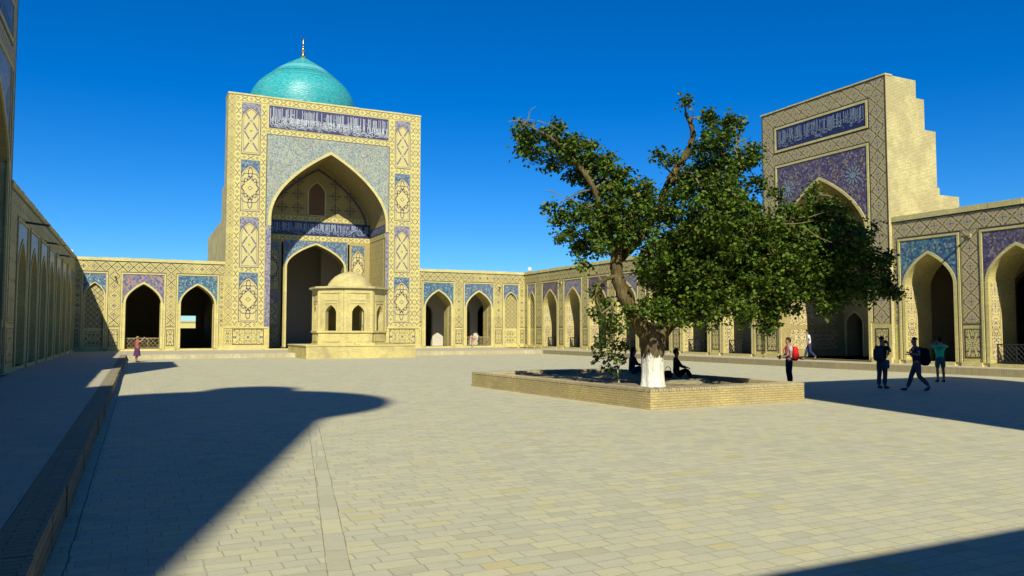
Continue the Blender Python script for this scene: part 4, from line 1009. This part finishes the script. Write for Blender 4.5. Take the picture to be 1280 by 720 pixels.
clumps = [  # photograph position, radius, depth offsets
 (652,162,11,'l'),(668,172,17,'l'),(662,190,15,'l'),(692,166,14,'l'),(700,186,19,'l'),(690,204,12,'l'),(718,188,20,'l'),(735,205,22,'l'),(752,222,22,'l'),(722,214,12,'l'),(742,184,10,'l'),
 (758,198,13,'l'),(770,222,17,'l'),(742,244,15,'l'),(775,248,24,'m'),(797,240,15,'l'),(690,262,8,'l'),(704,271,13,'l'),(725,266,16,'l'),(745,275,22,'m'),(770,280,26,'m'),(712,292,11,'l'),
 (732,304,16,'l'),(722,316,9,'l'),(753,300,20,'m'),(785,300,14,'m'),(802,272,24,'m'),(728,332,7,'l'),(700,300,6,'l'),
 (812,240,12,'l'),(830,262,18,'m'),(852,242,18,'m'),(872,228,26,'m'),(897,212,24,'m'),(880,186,19,'m'),(900,172,18,'m'),(886,150,12,'l'),(912,150,11,'l'),(926,156,9,'l'),(937,190,13,'l'),(946,196,8,'l'),(922,204,16,'m'),
 (912,238,27,'w'),(890,265,32,'w'),(857,290,32,'w'),(825,318,26,'w'),(838,352,28,'w'),(868,330,34,'w'),(902,300,34,'w'),(934,266,20,'m'),(940,292,30,'w'),(836,202,9,'l'),(826,196,6,'l'),(862,126,5,'l'),
 (806,345,16,'m'),(822,384,20,'m'),(852,374,30,'w'),(892,364,32,'w'),(932,342,34,'w'),(970,322,32,'w'),(962,284,22,'m'),(960,356,30,'w'),(1000,342,30,'w'),(1000,300,26,'w'),(985,262,15,'m'),(1010,268,20,'m'),
 (1038,262,18,'m'),(1060,282,18,'m'),(1032,306,25,'w'),(1032,340,27,'w'),(1062,326,23,'m'),(1078,305,14,'m'),(1096,335,18,'m'),(1108,352,15,'l'),(1117,368,10,'l'),(1084,360,20,'m'),(1058,364,19,'m'),(1032,374,18,'m'),
 (990,378,18,'m'),(962,388,18,'m'),(930,388,20,'m'),(892,396,16,'m'),(958,414,9,'l'),(956,402,11,'l'),(850,396,13,'m'),(1108,322,8,'l'),(1088,288,8,'l'),(1015,240,8,'l'),(970,240,8,'l'),(950,230,10,'l'),
 (744,362,7,'f'),(752,376,9,'f'),(742,392,7,'f'),(765,392,10,'f'),(757,404,9,'f'),(775,408,9,'f'),(785,388,9,'f')]
twigs = MB(); lp = []; rr_ = random.Random(5)
for x, y, r, kd in clumps:
    offs = {'l': (-.2,), 'm': (-.8, .6), 'w': (-1.5, 0, 1.7) if y < 290 else (-.7, .7, 2.1), 'f': (-.5,)}[kd]
    for d in offs:
        d += rr_.uniform(-.4, .4); c_ = tp(x+rr_.uniform(-3, 3), y+rr_.uniform(-3, 3), d); R_ = r*PXM
        k = min(skel, key=lambda q: (q-c_).length); mid = (k+c_)/2+Vector((rr_.uniform(-.2, .2), rr_.uniform(-.2, .2), rr_.uniform(.0, .25)))
        o, ro = spath([(k, .035), (mid, .022), (c_, .010)], 4); twigs.tube(o, ro, 5)
        ns = max(5, int(r*r/(12.5 if kd == 'l' else 23)))
        for _ in range(ns):
            v = Vector((rr_.gauss(0, 1), rr_.gauss(0, 1), rr_.gauss(0, 1))).normalized()*(rr_.random()**.42)*R_*1.08
            v.z *= .95; s_ = c_+v
            if rr_.random() < .35: o, ro = spath([(c_+v*.15, .012), (c_+v*.6+Vector((0, 0, .05)), .008), (s_, .004)], 2); twigs.tube(o, ro, 4, False)
            nl = rr_.randint(15, 30); sg = rr_.uniform(.07, .135)
            lp += [(s_.x+rr_.gauss(0, sg), s_.y+rr_.gauss(0, sg), s_.z+rr_.gauss(0, sg*.8)) for _ in range(nl)]
            if rr_.random() < .05:   # stray shoot
                e = s_+v.normalized()*rr_.uniform(.15, .35)+Vector((0, 0, rr_.uniform(-.1, .2)))
                twigs.tube([s_, e], [.006, .003], 4, False); lp += [tuple(s_.lerp(e, rr_.random())+Vector((rr_.gauss(0, .03), rr_.gauss(0, .03), rr_.gauss(0, .03)))) for _ in range(7)]
for pth in ([(672, 151, -.5), (690, 157, -.5), (702, 166, -.5)], [(636, 152, -.6), (655, 150, -.6), (668, 150, -.5)], [(660, 150, -.6), (663, 138, -.6), (670, 133, -.6)], [(709, 244, -.9), (722, 254, -.9), (742, 263, -.8)], [(684, 238, -.6), (700, 243, -.6), (706, 250, -.6)],
            [(998, 276, -1), (1022, 268, -1), (1042, 262, -1)], [(980, 280, -2.6), (1000, 279, -2.7), (1016, 276, -2.7)], [(1006, 284, -2.7), (1022, 296, -2.7), (1040, 303, -2.7)], [(864, 150, .2), (866, 138, .1), (862, 128, 0)], [(866, 145, .2), (876, 153, .1), (884, 160, 0)]):
    o, ro = spath([(tp(*p), .016-.005*i) for i, p in enumerate(pth)], 4); twigs.tube(o, ro, 5, False)
twigs.build('twigs', m_plain('pale twig bark', (.17, .14, .075), .9), tree)
print('leaves', len(lp))
leaves_mesh('foliage', lp, .105, 'leaf', tree)
# sapling
sb = on_ground(774, 480, .42); sd_ = (sb-EYE).dot(FW)
sap = thing('sapling', 'young tree with a thin pale stem beside the whitewashed trunk', 'tree', tuple(sb))
m = MB(); o, ro = spath([(sb-Vector((0, 0, .05)), .022), (at_depth(772, 462, sd_), .018), (at_depth(769, 440, sd_), .014), (at_depth(764, 418, sd_), .007)], 5); m.tube(o, ro, 7)
cl = [(762, 412, 8), (752, 425, 11), (768, 428, 12), (780, 432, 9), (748, 440, 9), (763, 444, 12), (776, 448, 9), (757, 458, 8), (768, 463, 8), (744, 449, 5)]
m.build('stem', m_plain('pale stem', (.42, .38, .27), .8), sap); tw = MB(); lp2 = []
for x, y, r in cl:
    c_ = at_depth(x, y, sd_+rr_.uniform(-.25, .25)); k = min(o, key=lambda q: (q-c_).length); tw.tube([k, (k+c_)/2+Vector((0, 0, -.03)), c_], [.008, .006, .003], 4)
    for _ in range(int(r*5.2)):
        v = Vector((rr_.gauss(0, 1), rr_.gauss(0, 1), rr_.gauss(0, 1))).normalized()*(rr_.random()**.4)*r*sd_/F_PX; lp2.append(tuple(c_+v))
tw.build('twigs', M['bark'], sap); leaves_mesh('foliage', lp2, .11, 'leaf_young', sap, .6)
# ------------------------------------------------------------------ people
def skin(name, nodes, edges, mat, parent, sub=2, root='pelvis', regions=None):
    """grow one continuous surface over a skeleton of joints with radii"""
    names = list(nodes); idx = {n: i for i, n in enumerate(names)}
    me = bpy.data.meshes.new(name); me.from_pydata([nodes[n][0] for n in names], [(idx[a], idx[b]) for a, b in edges], []); me.update()
    o = bpy.data.objects.new(name+'_tmp', me); COL.objects.link(o)
    md = o.modifiers.new('skin', 'SKIN')
    sv = me.skin_vertices[0].data if me.skin_vertices else None
    if sv is None:
        bpy.context.view_layer.objects.active = o; o.select_set(True); bpy.ops.mesh.customdata_skin_add(); sv = me.skin_vertices[0].data
    for n in names:
        r = nodes[n][1]; sv[idx[n]].radius = (r, r) if not isinstance(r, tuple) else r
        sv[idx[n]].use_root = (n == root)
    md.use_smooth_shade = True
    s2 = o.modifiers.new('sub', 'SUBSURF'); s2.levels = sub; s2.render_levels = sub
    dg = bpy.context.evaluated_depsgraph_get(); dg.update()
    me2 = bpy.data.meshes.new_from_object(o.evaluated_get(dg)); me2.name = name
    bpy.data.objects.remove(o)
    me2.materials.clear(); me2.materials.append(mat)
    for f in me2.polygons: f.use_smooth = True
    ob = bpy.data.objects.new(name, me2); COL.objects.link(ob); ob.parent = parent
    return ob
SKIN = m_plain('skin', (.34, .19, .12), .6, .3, .08)
def cloth(c, n='cloth'): return m_plain(n, c, .9, .1, .18, scale=8)
V = Vector
def figure(name_label, cat_label, loc, face, H=1.74, pose='stand', arms=None, top=(.5, .5, .5), bottom=(.05, .06, .12), hair=(.03, .02, .015), shoes=(.02, .02, .02), sleeves='short', legs='long', skirt=None, group=None, longhair=False, hat=None, lean=0.0):
    """face = heading in the ground plane; local +y is forward, +x is the figure's right"""
    root = thing('person', name_label, cat_label, tuple(loc), group)
    fx = V((face[0], face[1], 0)).normalized(); root.rotation_euler = (0, 0, math.atan2(-fx.x, fx.y)); k = H/1.74; root.scale = (k, k, k)
    sit = pose == 'sit'
    pz = .15 if sit else .93
    N = {}
    def put(n, p, r): N[n] = (V(p), r)
    L_ = lean
    put('pelvis', (0, 0, pz), (.15, .115)); put('waist', (0, .02+L_*.15, pz+.17), (.13, .10)); put('chest', (0, .02+L_*.4, pz+.38), (.155, .11)); put('neck0', (0, .0+L_*.6, pz+.54), .062); put('neck1', (0, .02+L_*.7, pz+.60), .053)
    hz = pz+.60; ho = L_*.8
    put('jaw', (0, .045+ho, hz+.075), (.062, .07)); put('head', (0, .025+ho, hz+.14), (.078, .092)); put('crown', (0, .01+ho, hz+.195), (.062, .072))
    put('nose', (0, .125+ho, hz+.095), .012)
    E_ = [('pelvis', 'waist'), ('waist', 'chest'), ('chest', 'neck0'), ('neck0', 'neck1'), ('neck1', 'jaw'), ('jaw', 'head'), ('head', 'crown'), ('jaw', 'nose')]
    A_ = arms or {'R': ((.25, -.02, 1.13), (.27, .08, .87)), 'L': ((-.25, -.02, 1.13), (-.27, .08, .87))}
    for s, sg in (('R', 1), ('L', -1)):
        sh = (sg*.185, L_*.5, pz+.485); el, wr = V(A_[s][0]), V(A_[s][1])
        put('sh'+s, sh, .062); put('el'+s, el, .042); put('wr'+s, wr, .028)
        d = (wr-el).normalized(); 
        side = d.cross(V((0, 1, 0))) if abs(d.y) < .8 else d.cross(V((0, 0, 1))); side.normalize()
        nrm = d.cross(side).normalized(); pm = wr+d*.065; put('pm'+s, pm, (.036, .018))
        E_ += [('chest', 'sh'+s), ('sh'+s, 'el'+s), ('el'+s, 'wr'+s), ('wr'+s, 'pm'+s)]
        for i, (o_, l_) in enumerate(((-.028, .062), (-.010, .074), (.009, .070), (.027, .055))):
            b = pm+side*o_+d*.03; put('f%d%s' % (i, s), b+d*l_*.5+nrm*.006, .0085); put('g%d%s' % (i, s), b+d*l_*.9+nrm*.026, .007)
            E_ += [('pm'+s, 'f%d%s' % (i, s)), ('f%d%s' % (i, s), 'g%d%s' % (i, s))]
        put('th'+s, wr+d*.045-side*.045, .0095); put('ti'+s, wr+d*.085-side*.055+nrm*.012, .008); E_ += [('wr'+s, 'th'+s), ('th'+s, 'ti'+s)]
        if pose == 'stand': hip, kn, an, to = (sg*.095, 0, .86), (sg*.105, .02, .48), (sg*.11, -.02, .085), (sg*.125, .14, .035)
        elif pose == 'walk':
            f = sg; hip = (sg*.09, 0, .86); kn = (sg*.09, .16 if f > 0 else -.02, .49); an = (sg*.09, .30 if f > 0 else -.34, .085 if f > 0 else .16); to = (sg*.09, .46 if f > 0 else -.22, .04)
        else: hip, kn, an, to = (sg*.1, .08, .14), (sg*.17, .36, .30), (sg*.10, .50, .07), (sg*.12, .66, .04)
        put('hip'+s, hip, .088); put('kn'+s, kn, .058); put('cf'+s, (V(kn)*.62+V(an)*.38+V((0, -.02, 0))), .056); put('an'+s, an, .038); put('to'+s, to, (.042, .03))
        E_ += [('pelvis', 'hip'+s), ('hip'+s, 'kn'+s), ('kn'+s, 'cf'+s), ('cf'+s, 'an'+s), ('an'+s, 'to'+s)]
    body = skin('body', N, E_, SKIN, root)
    def sub(keys, grow, extra=()):
        return {q: (N[q][0], tuple(x+grow for x in N[q][1]) if isinstance(N[q][1], tuple) else N[q][1]+grow) for q in keys}
    # shirt
    ks = ['pelvis', 'waist', 'chest', 'shR', 'shL']; es = [('pelvis', 'waist'), ('waist', 'chest'), ('chest', 'shR'), ('chest', 'shL')]
    S2 = sub(ks, .020)
    for s in 'RL':
        a, b = N['sh'+s][0], N['el'+s][0]
        S2['sl'+s] = (a.lerp(b, .62 if sleeves == 'short' else 1.0), .066 if sleeves == 'short' else .056); es.append(('sh'+s, 'sl'+s))
        if sleeves == 'long': S2['cu'+s] = (N['el'+s][0].lerp(N['wr'+s][0], .92), .040); es.append(('sl'+s, 'cu'+s))
    S2['col'] = (N['neck0'][0]-V((0, 0, .035)), .075); es.append(('chest', 'col'))
    skin('shirt', S2, es, cloth(top, 'shirt cloth'), root, 2)
    tr = cloth(bottom, 'trouser cloth')
    if skirt:
        m = MB(); m.lathe((0, 0, 0), [(.14, .98), (.17, .90), (.19, .75), (.22, .55), (.24, skirt)], 20); sk = m.build('skirt', tr, None, True); sk.parent = root
    else:
        S3 = {'wt': (N['pelvis'][0]+V((0, .01, .10)), .118), 'pelvis': (N['pelvis'][0]-V((0, 0, .01)), .128)}; e3 = [('wt', 'pelvis')]
        for s in 'RL':
            S3.update(sub(['hip'+s], .02)); e3.append(('pelvis', 'hip'+s))
            if legs == 'short': S3['kk'+s] = (N['hip'+s][0].lerp(N['kn'+s][0], .85), .095); e3.append(('hip'+s, 'kk'+s))
            else:
                S3.update(sub(['kn'+s, 'cf'+s], .022)); S3['hm'+s] = (N['an'+s][0].lerp(N['cf'+s][0], .12), .062); e3 += [('hip'+s, 'kn'+s), ('kn'+s, 'cf'+s), ('cf'+s, 'hm'+s)]
        skin('shorts' if legs == 'short' else 'trousers', S3, e3, tr, root, 2)
    hm_ = cloth(hair if hat is None else hat, 'hair' if hat is None else 'cap cloth')
    bm = bmesh.new(); bmesh.ops.create_uvsphere(bm, u_segments=18, v_segments=14, radius=1); hc = N['head'][0]+V((0, -.008, .012))
    for v in bm.verts: v.co = V((v.co.x*.096, v.co.y*.112, v.co.z*(.118 if hat is None else .125)))
    low = -.02 if hat is None else .02
    bmesh.ops.delete(bm, geom=[f for f in bm.faces if not (f.calc_center_median().z > low+max(0, f.calc_center_median().y)*.9 or (hat is None and f.calc_center_median().y < -.035 and f.calc_center_median().z > -.10))], context='FACES')
    me = bpy.data.meshes.new('hair'); 
    for v in bm.verts: v.co += hc
    bm.to_mesh(me); bm.free(); me.materials.append(hm_)
    for f in me.polygons: f.use_smooth = True
    o = bpy.data.objects.new('hair' if hat is None else 'cap', me); COL.objects.link(o); o.parent = root; sl = o.modifiers.new('s', 'SOLIDIFY'); sl.thickness = .012
    if longhair:
        bm = bmesh.new(); bmesh.ops.create_uvsphere(bm, u_segments=12, v_segments=10, radius=1)
        for v in bm.verts: v.co = V((v.co.x*.085, v.co.y*.05, v.co.z*.17))+hc+V((0, -.085, -.13))
        me = bpy.data.meshes.new('long_hair'); bm.to_mesh(me); bm.free(); me.materials.append(hm_)
        for f in me.polygons: f.use_smooth = True
        o = bpy.data.objects.new('long_hair', me); COL.objects.link(o); o.parent = root
    if hat is not None:
        m = MB(); hp = N['head'][0]+V((0, .12, .045)); m.lathe(tuple(hp), [(.001, .012), (.06, .006), (.065, -.002), (.001, 0)], 12); o = m.build('cap_peak', hm_, None, True); o.parent = root
    for s, sg in (('R', 1), ('L', -1)):
        m = MB(); p = N['head'][0]+V((sg*.03, .083, -.008)); m.lathe(tuple(p), [(.001, -.009), (.009, -.005), (.011, 0), (.009, .005), (.001, .009)], 8); o = m.build('eye', M['black'], None, True); o.parent = root
        m = MB(); p = N['head'][0]+V((sg*.083, -.0, -.03)); m.lathe(tuple(p), [(.001, -.03), (.012, -.015), (.015, .01), (.01, .028), (.001, .032)], 8); o = m.build('ear', SKIN, None, True); o.parent = root
        fs = {'a': (N['an'+s][0]-V((0, .035, .04)), (.045, .04)), 'b': (N['to'+s][0]+V((0, -.05, .005)), (.05, .04)), 'c': (N['to'+s][0]+V((0, .05, -.005)), (.042, .03)), 'd': (N['an'+s][0]+V((0, 0, .0)), .047)}
        skin('shoe', fs, [('a', 'b'), ('b', 'c'), ('a', 'd')], cloth(shoes, 'shoe leather'), root, 2, 'a')
    return root
def world(root, p):
    return Matrix.LocRotScale(root.location, root.rotation_euler.to_quaternion(), root.scale) @ V(p)
def blob(name, root, nodes, edges, col, label, cat, rough=.9):
    """a thing carried by a person: placed in that person's frame, linked at top level"""
    o = skin(name, {k_: (V(p), r) for k_, (p, r) in nodes.items()}, edges, cloth(col, name+' cloth'), None, 2, list(nodes)[0])
    o.location = root.location; o.rotation_euler = root.rotation_euler; o.scale = root.scale
    tag(o, label, cat); return o
def superbox(mb_list, c, sx, sy, sz, e=.55):
    bm = bmesh.new(); bmesh.ops.create_uvsphere(bm, u_segments=20, v_segments=14, radius=1)
    for v in bm.verts:
        q = [math.copysign(abs(t)**e, t) for t in v.co]; v.co = V((q[0]*sx, q[1]*sy, q[2]*sz))
        v.co.x *= 1-.12*max(0, v.co.z/sz); v.co += V(c)
    return bm
def backpack(root, col, label, z=1.18, w_=.15, d=.11, h=.24, y=-.23):
    t = thing('backpack', label, 'backpack', tuple(root.location)); t.rotation_euler = root.rotation_euler; t.scale = root.scale
    mt = cloth(col, 'pack cloth')
    for nm, c, sx, sy, sz in (('main_bag', (0, y, z), w_, d, h), ('front_pocket', (0, y-d*.85, z-h*.3), w_*.75, d*.4, h*.45)):
        bm = superbox(None, c, sx, sy, sz); me = bpy.data.meshes.new(nm); bm.to_mesh(me); bm.free(); me.materials.append(mt)
        for f in me.polygons: f.use_smooth = True
        o = bpy.data.objects.new(nm, me); COL.objects.link(o); o.parent = t
    for sg in (-1, 1):
        m = MB(); q, rr = spath([(V((sg*.11, y+d*.5, z+h*.8)), .02), (V((sg*.13, -.02, 1.46)), .022), (V((sg*.14, .13, 1.36)), .02), (V((sg*.15, .14, 1.2)), .016), (V((sg*.16, .0, 1.04)), .012), (V((sg*.12, y+d*.5, z-h*.7)), .012)], 4)
        m.tube(q, rr, 7); o = m.build('strap', mt, None, True); o.parent = t
    return t
def camera_prop(root, p, label):
    t = thing('photo_camera', label, 'camera', tuple(world(root, p)))
    t.rotation_euler = root.rotation_euler
    m = MB(); m.box(-.07, .07, -.03, .03, -.045, .045); m.box(-.025, .03, -.025, .025, .045, .068); o = m.build('camera_body', M['iron'], None, bevel=.008); o.parent = t
    m = MB(); m.tube([(0, .03, 0), (0, .10, 0), (0, .11, 0)], [.034, .036, .03], 14); o = m.build('lens', M['iron'], None); o.parent = t
LEFTW = -RT; AWAY = V((math.sin(AZ), math.cos(AZ), 0)); RIGHTW = RT
CAMARMS = {'R': ((.27, .12, 1.27), (.09, .24, 1.50)), 'L': ((-.27, .12, 1.27), (-.09, .26, 1.50))}
# visitor with red backpack
p = figure('visitor in pale shirt and dark trousers standing beyond the planter corner', 'person', on_ground(987, 481.5), LEFTW, 1.74, 'stand',
           {'R': ((.23, .02, 1.16), (.12, .25, 1.05)), 'L': ((-.23, .02, 1.16), (-.10, .25, 1.05))}, top=(.42, .38, .36), bottom=(.02, .022, .05), hair=(.05, .02, .015))
backpack(p, (.55, .02, .02), 'bright red backpack worn by the visitor standing beyond the planter', y=-.22, w_=.17, h=.27)
camera_prop(p, (.01, .33, 1.06), 'small dark camera held at the waist by the visitor with the red backpack')
# walker on the right walkway
p = figure('walker in white T-shirt and navy trousers striding on the right walkway', 'person', EYE+V((ray(1012, 447).x, ray(1012, 447).y, 0))*(35.45/ray(1012, 447).x)+V((0, 0, .33-EYE.z)), LEFTW+AWAY*.15, 1.72, 'walk',
           {'R': ((.24, -.14, 1.15), (.25, -.06, .90)), 'L': ((-.24, .04, 1.14), (-.24, .22, .95))}, top=(.75, .75, .76), bottom=(.03, .045, .11), hair=(.03, .02, .015), lean=.12)
# three photographers in the shade at right
p = figure('photographer in dark top and blue jeans raising a camera in the shade', 'person', on_ground(1103, 485.5), RIGHTW*.8+AWAY*.5, 1.78, 'stand', CAMARMS, top=(.03, .03, .035), bottom=(.07, .09, .12), hair=(.02, .015, .012), hat=(.02, .02, .025))
camera_prop(p, (0, .25, 1.60), 'black camera held to the eye by the leftmost photographer in the shade')
backpack(p, (.02, .06, .07), 'dark teal backpack on the leftmost photographer in the shade', y=-.2)
blob('jacket', p, {'a': ((.20, -.02, 1.0), (.06, .09)), 'b': ((.22, -.02, .85), (.055, .09)), 'c': ((.22, -.01, .68), (.03, .06))}, [('a', 'b'), ('b', 'c')], (.04, .16, .24), 'blue jacket tied at the hip of the leftmost photographer', 'jacket')
p = figure('visitor in navy shirt and grey jeans walking with a large black backpack', 'person', on_ground(1147, 488.5), LEFTW+AWAY*.1, 1.76, 'walk',
           {'R': ((.27, -.04, 1.20), (.14, .20, 1.22)), 'L': ((-.27, .02, 1.20), (-.12, .22, 1.26))}, top=(.04, .045, .11), bottom=(.09, .10, .12), hair=(.02, .015, .012), hat=(.02, .02, .02), lean=.05)
backpack(p, (.012, .012, .02), 'large black backpack on the walking visitor in the navy shirt', w_=.18, d=.13, h=.30, y=-.26, z=1.14)
p = figure('photographer in green T-shirt and shorts with both elbows raised', 'person', on_ground(1176, 477.5), AWAY*.9+RIGHTW*.2, 1.74, 'stand',
           {'R': ((.33, .08, 1.40), (.11, .20, 1.55)), 'L': ((-.33, .08, 1.40), (-.11, .20, 1.55))}, top=(.03, .62, .26), bottom=(.07, .13, .12), legs='short', hair=(.03, .02, .015))
camera_prop(p, (0, .24, 1.60), 'black camera held up by the photographer in the green T-shirt')
# woman by the left walkway
p = figure('woman in red top and purple skirt raising a phone near the left walkway', 'person', on_ground(171, 452.5), AWAY*.8+RIGHTW*.7, 1.62, 'stand',
           {'R': ((.28, .14, 1.42), (.16, .34, 1.62)), 'L': ((-.20, .22, 1.32), (-.02, .40, 1.60))}, top=(.45, .12, .10), bottom=(.09, .035, .10), hair=(.28, .2, .09), skirt=.42, longhair=False)
blob('shoulder_bag', p, {'a': ((-.24, .0, .92), (.07, .09)), 'b': ((-.25, 0, .78), (.075, .10)), 's': ((-.22, .0, 1.1), (.012, .012)), 't': ((-.1, .02, 1.4), (.012, .012))}, [('a', 'b'), ('a', 's'), ('s', 't')], (.06, .04, .04), 'dark shoulder bag on the woman in the purple skirt', 'bag')
ph = thing('phone', 'pale phone held up by the woman in the purple skirt', 'phone', tuple(world(p, (.07, .43, 1.70)))); ph.rotation_euler = p.rotation_euler
m = MB(); m.box(-.075, .075, -.006, .006, -.04, .04); o = m.build('case', M['white'], None, bevel=.003); o.parent = ph; m = MB(); m.box(-.068, .068, -.008, -.0062, -.034, .034); o = m.build('screen', M['iron'], None); o.parent = ph
# visitor by the right of the far wall
p = figure('visitor in pink shirt and khaki trousers holding a white sheet near the far arches', 'person', on_ground(590.5, 439.5), RIGHTW+AWAY*.3, 1.68, 'stand',
           {'R': ((.24, .12, 1.18), (.12, .36, 1.30)), 'L': ((-.24, .12, 1.18), (-.10, .36, 1.34))}, top=(.50, .16, .18), bottom=(.36, .30, .18), hair=(.03, .02, .015))
t = thing('paper_map', 'white unfolded sheet held by the visitor in the pink shirt', 'map', tuple(world(p, (0, .45, 1.42)))); t.rotation_euler = p.rotation_euler
m = MB()
for k in range(6): x0, x1 = -.36+.12*k, -.24+.12*k; m.face([(x0, .03*(k % 2), -.14), (x1, .03*((k+1) % 2), -.14), (x1, .03*((k+1) % 2)+.08, .20), (x0, .03*(k % 2)+.08, .20)])
o = m.build('sheet', M['white'], None); o.parent = t; sl = o.modifiers.new('s', 'SOLIDIFY'); sl.thickness = .003
# two people seated in the shade of the tree
s1 = on_ground(789, 469, .45); figure('person in dark clothes sitting in the shade left of the whitewashed trunk', 'person', (s1.x, s1.y, .44), RIGHTW+AWAY*.1, 1.74, 'sit',
       {'R': ((.24, .16, .42), (.12, .34, .38)), 'L': ((-.24, .16, .42), (-.12, .34, .38))}, top=(.03, .03, .045), bottom=(.04, .06, .10), sleeves='long', hair=(.02, .014, .01), longhair=True, lean=.1)
s2 = on_ground(845, 473, .45); figure('person sitting in the shade right of the whitewashed trunk in black clothes', 'person', (s2.x, s2.y, .44), RIGHTW*.9-AWAY*.1, 1.74, 'sit',
       {'R': ((.24, .16, .42), (.12, .34, .38)), 'L': ((-.24, .16, .42), (-.12, .34, .38))}, top=(.015, .015, .02), bottom=(.015, .015, .022), sleeves='long', hair=(.02, .014, .01), hat=None)
bp = on_ground(835, 473, .45)
tt = thing('handbag', 'dark bag with a looped handle between the trunk and the right seated person', 'bag', (bp.x, bp.y, .46))
m = MB(); m.lathe((0, 0, 0), [(.001, 0), (.16, .01), (.18, .12), (.13, .24), (.001, .26)], 12); o = m.build('bag_body', M['black'], None, True); o.parent = tt; o.scale = (1, .5, 1)
m = MB(); m.tube([(.12*math.cos(a_), 0, .22+.16*math.sin(a_)) for a_ in np.linspace(0, math.pi, 9)], .012, 6); o = m.build('handle', M['black'], None); o.parent = tt
# a bird high over the left gallery
bpnt = at_depth(47, 120, 70)
bird = thing('bird', 'tiny dark bird high in the sky over the left arcade', 'bird', tuple(bpnt))
bd = skin('body', {'a': (V((0, -.09, 0)), .012), 'b': (V((0, 0, 0)), .035), 'c': (V((0, .08, .01)), .024), 'd': (V((0, .12, .01)), .008), 'l': (V((-.08, 0, .03)), (.03, .008)), 'm': (V((-.2, -.05, .05)), (.012, .005)), 'r': (V((.08, 0, .03)), (.03, .008)), 's': (V((.2, -.05, .05)), (.012, .005))},
     [('a', 'b'), ('b', 'c'), ('c', 'd'), ('b', 'l'), ('l', 'm'), ('b', 'r'), ('r', 's')], M['iron'], bird, 1, 'b')
